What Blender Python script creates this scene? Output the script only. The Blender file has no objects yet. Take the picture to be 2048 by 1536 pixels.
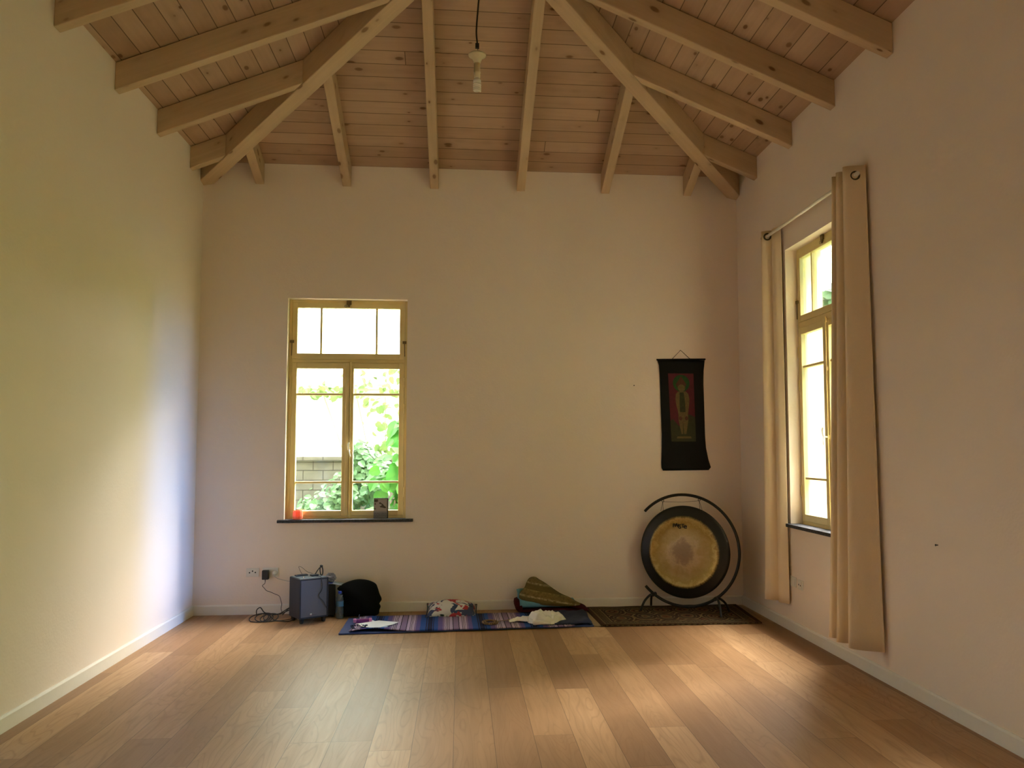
import bpy, bmesh, math, random
from mathutils import Vector, Matrix, noise as mnoise
rnd = random.Random(7)
PI = math.pi
SC = bpy.context.scene
COL = SC.collection

# ------------------------------------------------------------------ room measures (metres)
XL, XR, YB, YF, ZT = -2.437, 2.7465, 8.07, -1.3, 4.239
TAN = 0.41
XM = (XL + XR) / 2
HALF = (XR - XL) / 2
WT = 0.32

# ------------------------------------------------------------------ node helpers
def new_mat(name):
    m = bpy.data.materials.new(name)
    m.use_nodes = True
    nt = m.node_tree
    nt.nodes.clear()
    out = nt.nodes.new('ShaderNodeOutputMaterial')
    return m, nt, out

def N(nt, typ, ins=None, **attrs):
    n = nt.nodes.new('ShaderNode' + typ)
    for k, v in attrs.items():
        setattr(n, k, v)
    for k, v in (ins or {}).items():
        s = n.inputs[k]
        if isinstance(v, bpy.types.NodeSocket):
            nt.links.new(v, s)
        elif isinstance(v, bpy.types.Node):
            nt.links.new(v.outputs[0], s)
        else:
            if s.type == 'RGBA' and len(v) == 3:
                v = (*v, 1)
            s.default_value = v
    return n

def M(nt, op, a, b=0.0, c=0.0):
    return N(nt, 'Math', {0: a, 1: b, 2: c}, operation=op).outputs[0]

def MIX(nt, fac, a, b, blend='MIX'):
    n = nt.nodes.new('ShaderNodeMix')
    n.data_type = 'RGBA'
    n.blend_type = blend
    for idx, v in ((0, fac), (6, a), (7, b)):
        s = n.inputs[idx]
        if isinstance(v, bpy.types.NodeSocket):
            nt.links.new(v, s)
        elif idx == 0:
            s.default_value = v
        else:
            s.default_value = (*v, 1) if len(v) == 3 else v
    return n.outputs[2]

def RAMP(nt, fac, stops, interp='LINEAR'):
    n = nt.nodes.new('ShaderNodeValToRGB')
    cr = n.color_ramp
    cr.interpolation = interp
    while len(cr.elements) < len(stops):
        cr.elements.new(0.5)
    for e, (p, c) in zip(cr.elements, stops):
        e.position = p
        e.color = (*c, 1) if len(c) == 3 else c
    nt.links.new(fac, n.inputs[0])
    return n.outputs[0]

def COMB(nt, x, y, z=0.0):
    return N(nt, 'CombineXYZ', {0: x, 1: y, 2: z}).outputs[0]

def NOISE(nt, vec, scale, detail=3.0, rough=0.5, dist=0.0):
    n = N(nt, 'TexNoise', {'Vector': vec, 'Scale': scale, 'Detail': detail, 'Roughness': rough, 'Distortion': dist})
    return n.outputs[0]

def BUMP(nt, h, strength=0.2, dist=0.01):
    return N(nt, 'Bump', {'Height': h, 'Strength': strength, 'Distance': dist}).outputs[0]

def PRINC(nt, out, base, rough=0.6, metal=0.0, normal=None, spec=0.5, **kw):
    p = N(nt, 'BsdfPrincipled', {'Base Color': base, 'Roughness': rough, 'Metallic': metal, 'Specular IOR Level': spec})
    if normal is not None:
        nt.links.new(normal, p.inputs['Normal'])
    for k, v in kw.items():
        s = p.inputs[k]
        if isinstance(v, bpy.types.NodeSocket):
            nt.links.new(v, s)
        else:
            s.default_value = v
    nt.links.new(p.outputs[0], out.inputs[0])
    return p

def plain(name, c, rough=0.6, metal=0.0, spec=0.5, mottle=0.08, scale=30.0, bump=0.0, **kw):
    m, nt, out = new_mat(name)
    tc = N(nt, 'TexCoord').outputs['Object']
    f = NOISE(nt, tc, scale, 3)
    a = tuple(max(0, x * (1 - mottle)) for x in c)
    b = tuple(min(1, x * (1 + mottle)) for x in c)
    col = MIX(nt, f, a, b)
    PRINC(nt, out, col, rough, metal, BUMP(nt, f, bump, 0.004) if bump else None, spec, **kw)
    return m

# ------------------------------------------------------------------ materials
def plaster(name, c):
    m, nt, out = new_mat(name)
    tc = N(nt, 'TexCoord').outputs['Object']
    big = NOISE(nt, tc, 1.3, 4)
    fine = NOISE(nt, tc, 60, 3)
    mid = NOISE(nt, tc, 9, 3)
    col = MIX(nt, big, tuple(x * 0.96 for x in c), tuple(min(1, x * 1.03) for x in c))
    h = M(nt, 'ADD', M(nt, 'MULTIPLY', fine, 0.5), mid)
    PRINC(nt, out, col, 0.92, 0, BUMP(nt, h, 0.16, 0.012), 0.2)
    return m

PLANK_SEED = 11.0
def plank_ids(nt, u, v, w, L):
    vs = M(nt, 'DIVIDE', v, w)
    row = M(nt, 'ADD', M(nt, 'FLOOR', vs), PLANK_SEED)
    r = N(nt, 'TexWhiteNoise', {'W': row}, noise_dimensions='1D').outputs[0]
    us = M(nt, 'ADD', M(nt, 'DIVIDE', u, L), M(nt, 'MULTIPLY', r, 13.7))
    colm = M(nt, 'FLOOR', us)
    idn = N(nt, 'TexWhiteNoise', {'Vector': COMB(nt, row, colm)}, noise_dimensions='2D')
    fv = M(nt, 'FRACT', vs)
    fu = M(nt, 'FRACT', us)
    ev = M(nt, 'MULTIPLY', M(nt, 'MINIMUM', fv, M(nt, 'SUBTRACT', 1.0, fv)), w)
    eu = M(nt, 'MULTIPLY', M(nt, 'MINIMUM', fu, M(nt, 'SUBTRACT', 1.0, fu)), L)
    return idn.outputs[0], idn.outputs[1], ev, eu

def oak_floor():
    m, nt, out = new_mat('oak_boards')
    p = N(nt, 'SeparateXYZ', {0: N(nt, 'TexCoord').outputs['Object']})
    u, v = p.outputs[1], M(nt, 'ADD', p.outputs[0], 0.03)
    i, ic, ev, eu = plank_ids(nt, u, v, 0.21, 2.2)
    off = M(nt, 'MULTIPLY', i, 37.0)
    gv = COMB(nt, M(nt, 'ADD', M(nt, 'MULTIPLY', u, 1.6), off), M(nt, 'MULTIPLY', v, 26.0), off)
    g1 = NOISE(nt, gv, 1.0, 6, 0.6, 0.6)
    # arched growth rings
    wv = COMB(nt, M(nt, 'ADD', M(nt, 'MULTIPLY', u, 0.75), off), M(nt, 'MULTIPLY', v, 5.0), off)
    w0 = NOISE(nt, wv, 1.0, 2, 0.4, 0.3)
    ring = M(nt, 'FRACT', M(nt, 'MULTIPLY', w0, 19.0))
    ring = M(nt, 'SMOOTH_MIN', ring, M(nt, 'SUBTRACT', 1.0, ring), 0.1)
    base = RAMP(nt, i, [(0.0, (0.27, 0.142, 0.065)), (0.2, (0.34, 0.188, 0.088)), (0.6, (0.40, 0.228, 0.108)), (0.85, (0.45, 0.265, 0.13)), (1.0, (0.50, 0.31, 0.16))])
    c1 = MIX(nt, M(nt, 'MULTIPLY', M(nt, 'SUBTRACT', g1, 0.35), 0.95), base, (0.22, 0.115, 0.045))
    rm = N(nt, 'MapRange', {0: ring, 1: 0.0, 2: 0.16, 3: 0.38, 4: 0.0}).outputs[0]
    c2 = MIX(nt, rm, c1, (0.24, 0.125, 0.05))
    e = M(nt, 'MINIMUM', ev, eu)
    em = N(nt, 'MapRange', {0: e, 1: 0.0006, 2: 0.0022, 3: 0.75, 4: 0.0}).outputs[0]
    c3 = MIX(nt, em, c2, (0.07, 0.035, 0.015))
    h = M(nt, 'SUBTRACT', M(nt, 'MULTIPLY', g1, 0.25), em)
    rough = M(nt, 'ADD', 0.40, M(nt, 'MULTIPLY', g1, 0.14))
    PRINC(nt, out, c3, rough, 0, BUMP(nt, h, 0.12, 0.002), 0.28)
    return m

def pine(name, mode, c0, c1, knot=(0.13, 0.055, 0.02)):
    """mode 'planks': ceiling boards on UV metres; mode 'beam': single member on UV metres."""
    m, nt, out = new_mat(name)
    p = N(nt, 'SeparateXYZ', {0: N(nt, 'TexCoord').outputs['UV']})
    u, v = p.outputs[0], p.outputs[1]
    if mode == 'planks':
        i, ic, ev, eu = plank_ids(nt, u, v, 0.1405, 14.0)
        e = M(nt, 'MINIMUM', ev, eu)
        em = N(nt, 'MapRange', {0: e, 1: 0.0012, 2: 0.0045, 3: 0.8, 4: 0.0}).outputs[0]
    else:
        i = N(nt, 'ObjectInfo').outputs['Random']
        em = None
    off = M(nt, 'MULTIPLY', i, 41.0)
    gv = COMB(nt, M(nt, 'ADD', M(nt, 'MULTIPLY', u, 1.3), off), M(nt, 'MULTIPLY', v, 30.0), off)
    g = NOISE(nt, gv, 1.0, 6, 0.62, 0.8)
    base = RAMP(nt, i, [(0.0, c0), (1.0, c1)])
    col = MIX(nt, M(nt, 'MULTIPLY', M(nt, 'SUBTRACT', g, 0.3), 0.62), base, tuple(x * 0.55 for x in c0))
    kv = COMB(nt, M(nt, 'ADD', M(nt, 'MULTIPLY', u, 4.6), off), M(nt, 'MULTIPLY', v, 9.0), off)
    vo = N(nt, 'TexVoronoi', {'Vector': kv, 'Scale': 1.0, 'Randomness': 1.0})
    keep = N(nt, 'SeparateColor', {0: vo.outputs['Color']}).outputs[0]
    thr = M(nt, 'ADD', 0.06, M(nt, 'MULTIPLY', keep, 0.12))
    km = N(nt, 'MapRange', {0: M(nt, 'DIVIDE', vo.outputs['Distance'], thr), 1: 0.75, 2: 1.25, 3: 0.85, 4: 0.0}).outputs[0]
    km = M(nt, 'MULTIPLY', km, M(nt, 'GREATER_THAN', keep, 0.06))
    halo = N(nt, 'MapRange', {0: M(nt, 'DIVIDE', vo.outputs['Distance'], thr), 1: 1.0, 2: 3.0, 3: 0.28, 4: 0.0}).outputs[0]
    halo = M(nt, 'MULTIPLY', halo, M(nt, 'GREATER_THAN', keep, 0.06))
    col = MIX(nt, halo, col, tuple(x * 0.6 for x in c0))
    col = MIX(nt, km, col, knot)
    # uneven whitewash
    ww = NOISE(nt, COMB(nt, M(nt, 'MULTIPLY', u, 0.9), M(nt, 'MULTIPLY', v, 2.2), off), 1.5, 4)
    wf = N(nt, 'MapRange', {0: ww, 1: 0.4, 2: 0.75, 3: 0.0, 4: 0.3}).outputs[0]
    col = MIX(nt, wf, col, tuple(min(1, x * 1.25) for x in c1))
    h = M(nt, 'MULTIPLY', g, 0.3)
    if em is not None:
        col = MIX(nt, em, col, (0.045, 0.022, 0.01))
        h = M(nt, 'SUBTRACT', h, em)
    PRINC(nt, out, col, 0.75, 0, BUMP(nt, h, 0.25, 0.003), 0.25)
    return m

def glass_pane():
    m, nt, out = new_mat('window_glass')
    lw = N(nt, 'LayerWeight', {0: 0.25}).outputs['Fresnel']
    f = N(nt, 'MapRange', {0: lw, 1: 0.0, 2: 1.0, 3: 0.04, 4: 0.5}).outputs[0]
    t = N(nt, 'BsdfTransparent', {0: (0.96, 0.98, 0.97)})
    g = N(nt, 'BsdfGlossy', {'Color': (1, 1, 1), 'Roughness': 0.03})
    mx = N(nt, 'MixShader', {0: f, 1: t.outputs[0], 2: g.outputs[0]})
    nt.links.new(mx.outputs[0], out.inputs[0])
    return m

def thin_plastic(name, c, tr=0.55, rough=0.15):
    m, nt, out = new_mat(name)
    t = N(nt, 'BsdfTransparent', {0: c})
    g = N(nt, 'BsdfPrincipled', {'Base Color': c, 'Roughness': rough})
    mx = N(nt, 'MixShader', {0: tr, 1: g.outputs[0], 2: t.outputs[0]})
    nt.links.new(mx.outputs[0], out.inputs[0])
    return m

def leaf_mat(name, a, b):
    m, nt, out = new_mat(name)
    tc = N(nt, 'TexCoord').outputs['Object']
    f = NOISE(nt, tc, 7.0, 3)
    col = MIX(nt, N(nt, 'MapRange', {0: f, 1: 0.35, 2: 0.65}).outputs[0], a, b)
    d = N(nt, 'BsdfPrincipled', {'Base Color': col, 'Roughness': 0.5, 'Specular IOR Level': 0.25})
    t = N(nt, 'BsdfTranslucent', {0: col})
    mx = N(nt, 'MixShader', {0: 0.4, 1: d.outputs[0], 2: t.outputs[0]})
    nt.links.new(mx.outputs[0], out.inputs[0])
    return m

def stripes_mat():
    m, nt, out = new_mat('striped_cotton')
    p = N(nt, 'SeparateXYZ', {0: N(nt, 'TexCoord').outputs['UV']})
    wob = M(nt, 'MULTIPLY', M(nt, 'SUBTRACT', NOISE(nt, N(nt, 'TexCoord').outputs['UV'], 14.0, 2), 0.5), 0.012)
    f = M(nt, 'FRACT', M(nt, 'ADD', M(nt, 'DIVIDE', p.outputs[0], 0.44), wob))
    pk, bk, lv, mv = (0.60, 0.47, 0.62), (0.012, 0.008, 0.03), (0.50, 0.38, 0.56), (0.26, 0.17, 0.30)
    pu, bl, db = (0.13, 0.09, 0.27), (0.018, 0.075, 0.30), (0.008, 0.014, 0.06)
    S = [(0.0, pk), (0.018, bk), (0.03, pk), (0.048, bk), (0.06, pk), (0.078, bk), (0.088, lv), (0.15, bk), (0.165, mv),
         (0.265, bk), (0.28, lv), (0.335, bk), (0.345, pk), (0.36, bk), (0.372, pk), (0.388, bk), (0.398, pk), (0.415, mv),
         (0.45, pu), (0.53, bl), (0.64, bk), (0.66, bl), (0.675, bk), (0.70, db), (0.735, bk), (0.76, bl), (0.775, bk), (0.79, bl), (0.87, pu), (0.96, mv)]
    col = RAMP(nt, f, S, 'CONSTANT')
    wv = NOISE(nt, N(nt, 'TexCoord').outputs['UV'], 300, 2)
    col = MIX(nt, M(nt, 'MULTIPLY', wv, 0.35), col, (0.03, 0.03, 0.07))
    PRINC(nt, out, col, 0.9, 0, BUMP(nt, wv, 0.4, 0.003), 0.15)
    return m

def rug_mat():
    m, nt, out = new_mat('woven_rug')
    p = N(nt, 'SeparateXYZ', {0: N(nt, 'TexCoord').outputs['UV']})
    x, y = p.outputs[0], p.outputs[1]            # metres: x 0..1.5, y 0..0.85
    dx = M(nt, 'MINIMUM', x, M(nt, 'SUBTRACT', 1.48, x))
    dy = M(nt, 'MINIMUM', y, M(nt, 'SUBTRACT', 0.85, y))
    d = M(nt, 'MINIMUM', dx, dy)
    vec = COMB(nt, M(nt, 'MULTIPLY', x, 4.6), M(nt, 'MULTIPLY', y, 3.4))
    vo = N(nt, 'TexVoronoi', {'Vector': vec, 'Scale': 1.0, 'Randomness': 0.25})
    ring = M(nt, 'FRACT', M(nt, 'MULTIPLY', M(nt, 'ADD', vo.outputs['Distance'], M(nt, 'MULTIPLY', NOISE(nt, vec, 5.0, 2), 0.10)), 2.1))
    field = RAMP(nt, ring, [(0, (0.040, 0.020, 0.010)), (0.22, (0.20, 0.13, 0.055)), (0.36, (0.035, 0.017, 0.009)), (0.5, (0.12, 0.045, 0.02)), (0.66, (0.17, 0.12, 0.05)), (0.76, (0.04, 0.022, 0.012)), (0.9, (0.13, 0.09, 0.04))], 'CONSTANT')
    vo2 = N(nt, 'TexVoronoi', {'Vector': COMB(nt, M(nt, 'MULTIPLY', x, 20.0), M(nt, 'MULTIPLY', y, 20.0)), 'Scale': 1.0, 'Randomness': 0.15})
    bord = RAMP(nt, vo2.outputs['Distance'], [(0, (0.12, 0.09, 0.035)), (0.28, (0.04, 0.02, 0.012)), (0.5, (0.09, 0.07, 0.03))], 'CONSTANT')
    col = MIX(nt, M(nt, 'LESS_THAN', d, 0.13), field, bord)
    for a, b, c in ((0.122, 0.136, (0.17, 0.12, 0.055)), (0.136, 0.150, (0.025, 0.014, 0.009)), (0.045, 0.058, (0.16, 0.11, 0.05)), (0.0, 0.045, (0.05, 0.024, 0.012))):
        mk = M(nt, 'MULTIPLY', M(nt, 'GREATER_THAN', d, a), M(nt, 'LESS_THAN', d, b))
        col = MIX(nt, mk, col, c)
    f = NOISE(nt, N(nt, 'TexCoord').outputs['UV'], 220, 2)
    col = MIX(nt, M(nt, 'MULTIPLY', f, 0.4), col, (0.03, 0.02, 0.01))
    PRINC(nt, out, col, 0.95, 0, BUMP(nt, f, 0.5, 0.003), 0.1)
    return m

def gong_mat():
    m, nt, out = new_mat('hammered_bronze')
    p = N(nt, 'SeparateXYZ', {0: N(nt, 'TexCoord').outputs['Object']})
    x, z = p.outputs[0], p.outputs[2]
    r = M(nt, 'SQRT', M(nt, 'ADD', M(nt, 'MULTIPLY', x, x), M(nt, 'MULTIPLY', z, z)))
    tc = N(nt, 'TexCoord').outputs['Object']
    fz = NOISE(nt, tc, 40, 4, 0.7)
    ang = M(nt, 'ARCTAN2', z, x)
    streak = NOISE(nt, COMB(nt, M(nt, 'MULTIPLY', M(nt, 'COSINE', ang), 9.0), M(nt, 'MULTIPLY', M(nt, 'SINE', ang), 9.0), M(nt, 'MULTIPLY', r, 3.0)), 5.0, 4, 0.7)
    edge = M(nt, 'ADD', r, M(nt, 'MULTIPLY', M(nt, 'SUBTRACT', streak, 0.5), 0.035))
    blk = N(nt, 'MapRange', {0: edge, 1: 0.312, 2: 0.336}).outputs[0]
    pat = NOISE(nt, tc, 11.0, 6, 0.72)
    rr = M(nt, 'ADD', r, M(nt, 'MULTIPLY', M(nt, 'SUBTRACT', pat, 0.5), 0.26))
    gold = RAMP(nt, M(nt, 'DIVIDE', rr, 0.34), [(0.0, (0.36, 0.25, 0.15)), (0.24, (0.42, 0.29, 0.17)), (0.38, (0.66, 0.49, 0.27)), (0.52, (0.56, 0.40, 0.17)), (0.80, (0.44, 0.31, 0.085)), (0.93, (0.66, 0.50, 0.19)), (1.0, (0.40, 0.26, 0.08))])
    col = MIX(nt, M(nt, 'MULTIPLY', fz, 0.3), gold, (0.35, 0.22, 0.08))
    col = MIX(nt, blk, col, (0.018, 0.017, 0.015))
    rough = M(nt, 'ADD', 0.26, M(nt, 'MULTIPLY', pat, 0.22))
    metal = M(nt, 'SUBTRACT', 0.72, M(nt, 'MULTIPLY', blk, 0.5))
    vo = N(nt, 'TexVoronoi', {'Vector': tc, 'Scale': 32.0})
    PRINC(nt, out, col, rough, metal, BUMP(nt, vo.outputs['Distance'], 0.14, 0.006), 0.4)
    return m

def blotch_mat(name, base, spots, scale=9.0):
    m, nt, out = new_mat(name)
    tc = N(nt, 'TexCoord').outputs['Object']
    col = None
    for k, (c, th) in enumerate(spots):
        v = N(nt, 'VectorMath', {0: tc, 1: (3.1 * k, 1.7 * k, 2.3 * k)}, operation='ADD').outputs[0]
        f = NOISE(nt, v, scale, 2, 0.5, 1.2)
        mk = N(nt, 'MapRange', {0: f, 1: th, 2: th + 0.02}).outputs[0]
        col = MIX(nt, mk, col if col is not None else base, c)
    w = NOISE(nt, tc, 260, 2)
    PRINC(nt, out, col, 0.9, 0, BUMP(nt, w, 0.3, 0.002), 0.15)
    return m

def brocade():
    m, nt, out = new_mat('olive_brocade')
    tc = N(nt, 'TexCoord').outputs['Object']
    p = N(nt, 'SeparateXYZ', {0: tc})
    band = M(nt, 'FRACT', M(nt, 'ADD', M(nt, 'MULTIPLY', p.outputs[2], 9.0), M(nt, 'MULTIPLY', p.outputs[0], 1.6)))
    b = RAMP(nt, band, [(0, (0.19, 0.13, 0.045)), (0.35, (0.27, 0.20, 0.075)), (0.45, (0.10, 0.075, 0.02)), (0.8, (0.13, 0.095, 0.03)), (0.86, (0.36, 0.29, 0.15))], 'CONSTANT')
    f = NOISE(nt, tc, 38, 4, 0.7)
    col = MIX(nt, N(nt, 'MapRange', {0: f, 1: 0.4, 2: 0.62}).outputs[0], b, (0.12, 0.085, 0.025))
    PRINC(nt, out, col, 0.75, 0, BUMP(nt, f, 0.4, 0.004), 0.3)
    return m

def stone(name, a, b, scale=6.0, joints=False):
    m, nt, out = new_mat(name)
    tc = N(nt, 'TexCoord').outputs['Object']
    f = NOISE(nt, tc, scale, 5, 0.65)
    col = MIX(nt, N(nt, 'MapRange', {0: f, 1: 0.3, 2: 0.7}).outputs[0], a, b)
    if joints:
        br = N(nt, 'TexBrick', {'Vector': N(nt, 'VectorMath', {0: COMB(nt, N(nt, 'SeparateXYZ', {0: tc}).outputs[0], N(nt, 'SeparateXYZ', {0: tc}).outputs[2]), 1: (1, 1, 1)}, operation='MULTIPLY').outputs[0], 'Scale': 2.0, 'Mortar Size': 0.012})
        col = MIX(nt, br.outputs['Fac'], col, tuple(x * 0.5 for x in a))
    PRINC(nt, out, col, 0.85, 0, BUMP(nt, f, 0.3, 0.01), 0.2)
    return m

MAT = {}
MAT['wall'] = plaster('white_plaster', (0.83, 0.73, 0.645))
MAT['skirt'] = plain('skirting_paint', (0.78, 0.745, 0.68), 0.6, mottle=0.03)
MAT['floor'] = oak_floor()
MAT['planks'] = pine('whitewashed_planks', 'planks', (0.41, 0.262, 0.168), (0.50, 0.34, 0.23))
MAT['beam'] = pine('whitewashed_beam', 'beam', (0.51, 0.362, 0.225), (0.59, 0.435, 0.278))
MAT['frame'] = plain('cream_window_paint', (0.74, 0.60, 0.28), 0.5, mottle=0.06, scale=12)
MAT['pane'] = glass_pane()
MAT['sill'] = stone('dark_granite', (0.025, 0.025, 0.03), (0.10, 0.10, 0.11), 70)
MAT['brass'] = plain('aged_brass', (0.16, 0.11, 0.05), 0.45, 0.7)
MAT['whitemetal'] = plain('white_enamel', (0.78, 0.75, 0.66), 0.35)
MAT['black'] = plain('black_plastic', (0.012, 0.012, 0.014), 0.45)
MAT['blackmetal'] = plain('black_steel', (0.014, 0.012, 0.011), 0.5, 0.2)
MAT['blackcloth'] = plain('black_cloth', (0.007, 0.007, 0.008), 0.95, spec=0.1, bump=0.3, scale=120)
MAT['cabinet'] = plain('black_vinyl', (0.022, 0.022, 0.026), 0.6, bump=0.15, scale=200)
MAT['grille'] = plain('speaker_mesh', (0.125, 0.118, 0.108), 0.6, 0.0, mottle=0.15, scale=400, bump=0.3)
MAT['silver'] = plain('silver_badge', (0.8, 0.8, 0.8), 0.25, 1.0)
MAT['topplate'] = plain('grey_blue_plate', (0.10, 0.135, 0.15), 0.3)
MAT['curtain'] = plain('cream_linen', (0.80, 0.66, 0.47), 0.95, spec=0.1, mottle=0.06, scale=200, bump=0.2)
MAT['ring'] = plain('dark_bronze_ring', (0.07, 0.05, 0.03), 0.4, 0.6)
MAT['socket'] = plain('white_socket_plastic', (0.70, 0.68, 0.62), 0.4, mottle=0.02)
MAT['hole'] = plain('dark_hole', (0.01, 0.01, 0.01), 0.9)
MAT['grey'] = plain('grey_cable', (0.42, 0.41, 0.40), 0.5)
MAT['stripes'] = stripes_mat()
MAT['bluemat'] = plain('dark_blue_foam', (0.045, 0.065, 0.19), 0.85, bump=0.3, scale=150)
MAT['navy'] = plain('navy_cloth', (0.02, 0.028, 0.075), 0.9, bump=0.4, scale=80, mottle=0.3)
MAT['rug'] = rug_mat()
MAT['fringe'] = plain('tan_fringe', (0.30, 0.21, 0.11), 0.95, bump=0.4, scale=90)
MAT['gong'] = gong_mat()
MAT['ink'] = plain('black_ink', (0.006, 0.006, 0.006), 0.5)
MAT['cord'] = plain('dark_cord', (0.03, 0.022, 0.016), 0.8)
MAT['cream'] = plain('cream_porcelain', (0.66, 0.56, 0.38), 0.35)
MAT['bulb'] = plain('white_bulb_glass', (0.80, 0.75, 0.66), 0.3)
MAT['paper'] = plain('white_paper', (0.86, 0.88, 0.90), 0.7, mottle=0.02)
MAT['cloth'] = plain('white_muslin', (0.80, 0.775, 0.75), 0.95, spec=0.1, bump=0.2, scale=90)
MAT['cushion'] = blotch_mat('floral_print', (0.66, 0.64, 0.64), [((0.055, 0.07, 0.16), 0.535), ((0.42, 0.05, 0.07), 0.60), ((0.035, 0.05, 0.07), 0.60)], 9)
MAT['maroon'] = plain('maroon_cotton', (0.055, 0.007, 0.010), 0.95, spec=0.1, bump=0.3, scale=90)
MAT['bluecloth'] = plain('light_blue_fleece', (0.15, 0.34, 0.44), 0.95, spec=0.1, bump=0.3, scale=90)
MAT['brocade'] = brocade()
MAT['wood'] = plain('brown_wood_beads', (0.20, 0.10, 0.045), 0.5, mottle=0.25, scale=60)
MAT['pink'] = plain('pink_plastic', (0.62, 0.20, 0.42), 0.4)
MAT['purple'] = plain('purple_fabric', (0.20, 0.02, 0.17), 0.6)
MAT['water'] = thin_plastic('clear_bottle_plastic', (0.62, 0.70, 0.74), 0.82)
MAT['capblue'] = plain('blue_cap', (0.02, 0.06, 0.50), 0.4)
MAT['labelblue'] = plain('blue_bottle_label', (0.07, 0.20, 0.36), 0.45, mottle=0.25, scale=60)
MAT['bagplastic'] = thin_plastic('clear_bag_plastic', (0.34, 0.34, 0.42), 0.25, 0.35)
MAT['paleblue'] = plain('pale_blue_paper', (0.45, 0.56, 0.74), 0.6)
MAT['orange'] = thin_plastic('orange_glass', (0.95, 0.36, 0.22), 0.40, 0.15)
MAT['wax'] = plain('white_wax', (0.75, 0.66, 0.55), 0.5)
MAT['dvdgrey'] = plain('grey_cover_print', (0.34, 0.32, 0.31), 0.35, mottle=0.04)
MAT['dvddark'] = plain('dark_cover_print', (0.045, 0.035, 0.03), 0.4)
MAT['dvdtext'] = plain('grey_cover_lettering', (0.12, 0.12, 0.14), 0.4)
MAT['dvdband'] = plain('grey_cover_band', (0.22, 0.22, 0.24), 0.4)
MAT['silk'] = plain('black_silk', (0.006, 0.006, 0.0065), 0.7, spec=0.2, bump=0.2, scale=60)
MAT['crimson'] = plain('crimson_paint', (0.085, 0.005, 0.014), 0.8, mottle=0.35, scale=40)
MAT['halo'] = plain('green_paint', (0.010, 0.062, 0.010), 0.8, mottle=0.4, scale=60)
MAT['meadow'] = plain('dark_green_paint', (0.028, 0.030, 0.008), 0.8, mottle=0.5, scale=50)
MAT['ochre'] = plain('ochre_paint', (0.125, 0.085, 0.03), 0.8, mottle=0.4, scale=60)
MAT['rust'] = plain('rust_paint', (0.085, 0.026, 0.012), 0.8, mottle=0.3, scale=60)
MAT['leaf'] = leaf_mat('vine_leaf', (0.015, 0.115, 0.012), (0.045, 0.165, 0.02))
MAT['leafpale'] = leaf_mat('pale_leaf', (0.065, 0.125, 0.035), (0.11, 0.16, 0.05))
MAT['leafbush'] = leaf_mat('bush_leaf', (0.028, 0.085, 0.026), (0.085, 0.165, 0.08))
MAT['bark'] = stone('grey_bark', (0.10, 0.08, 0.06), (0.20, 0.16, 0.12), 14)
MAT['gardenwall'] = stone('garden_wall_stone', (0.085, 0.083, 0.07), (0.15, 0.145, 0.125), 5, True)
MAT['whitewall'] = plain('backdrop_white', (0.80, 0.78, 0.72), 0.9, mottle=0.02, scale=2)
MAT['grass'] = plain('lawn', (0.022, 0.045, 0.010), 0.95, mottle=0.4, scale=6)

# ------------------------------------------------------------------ mesh helpers
def V(*a):
    return Vector(a)

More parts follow.
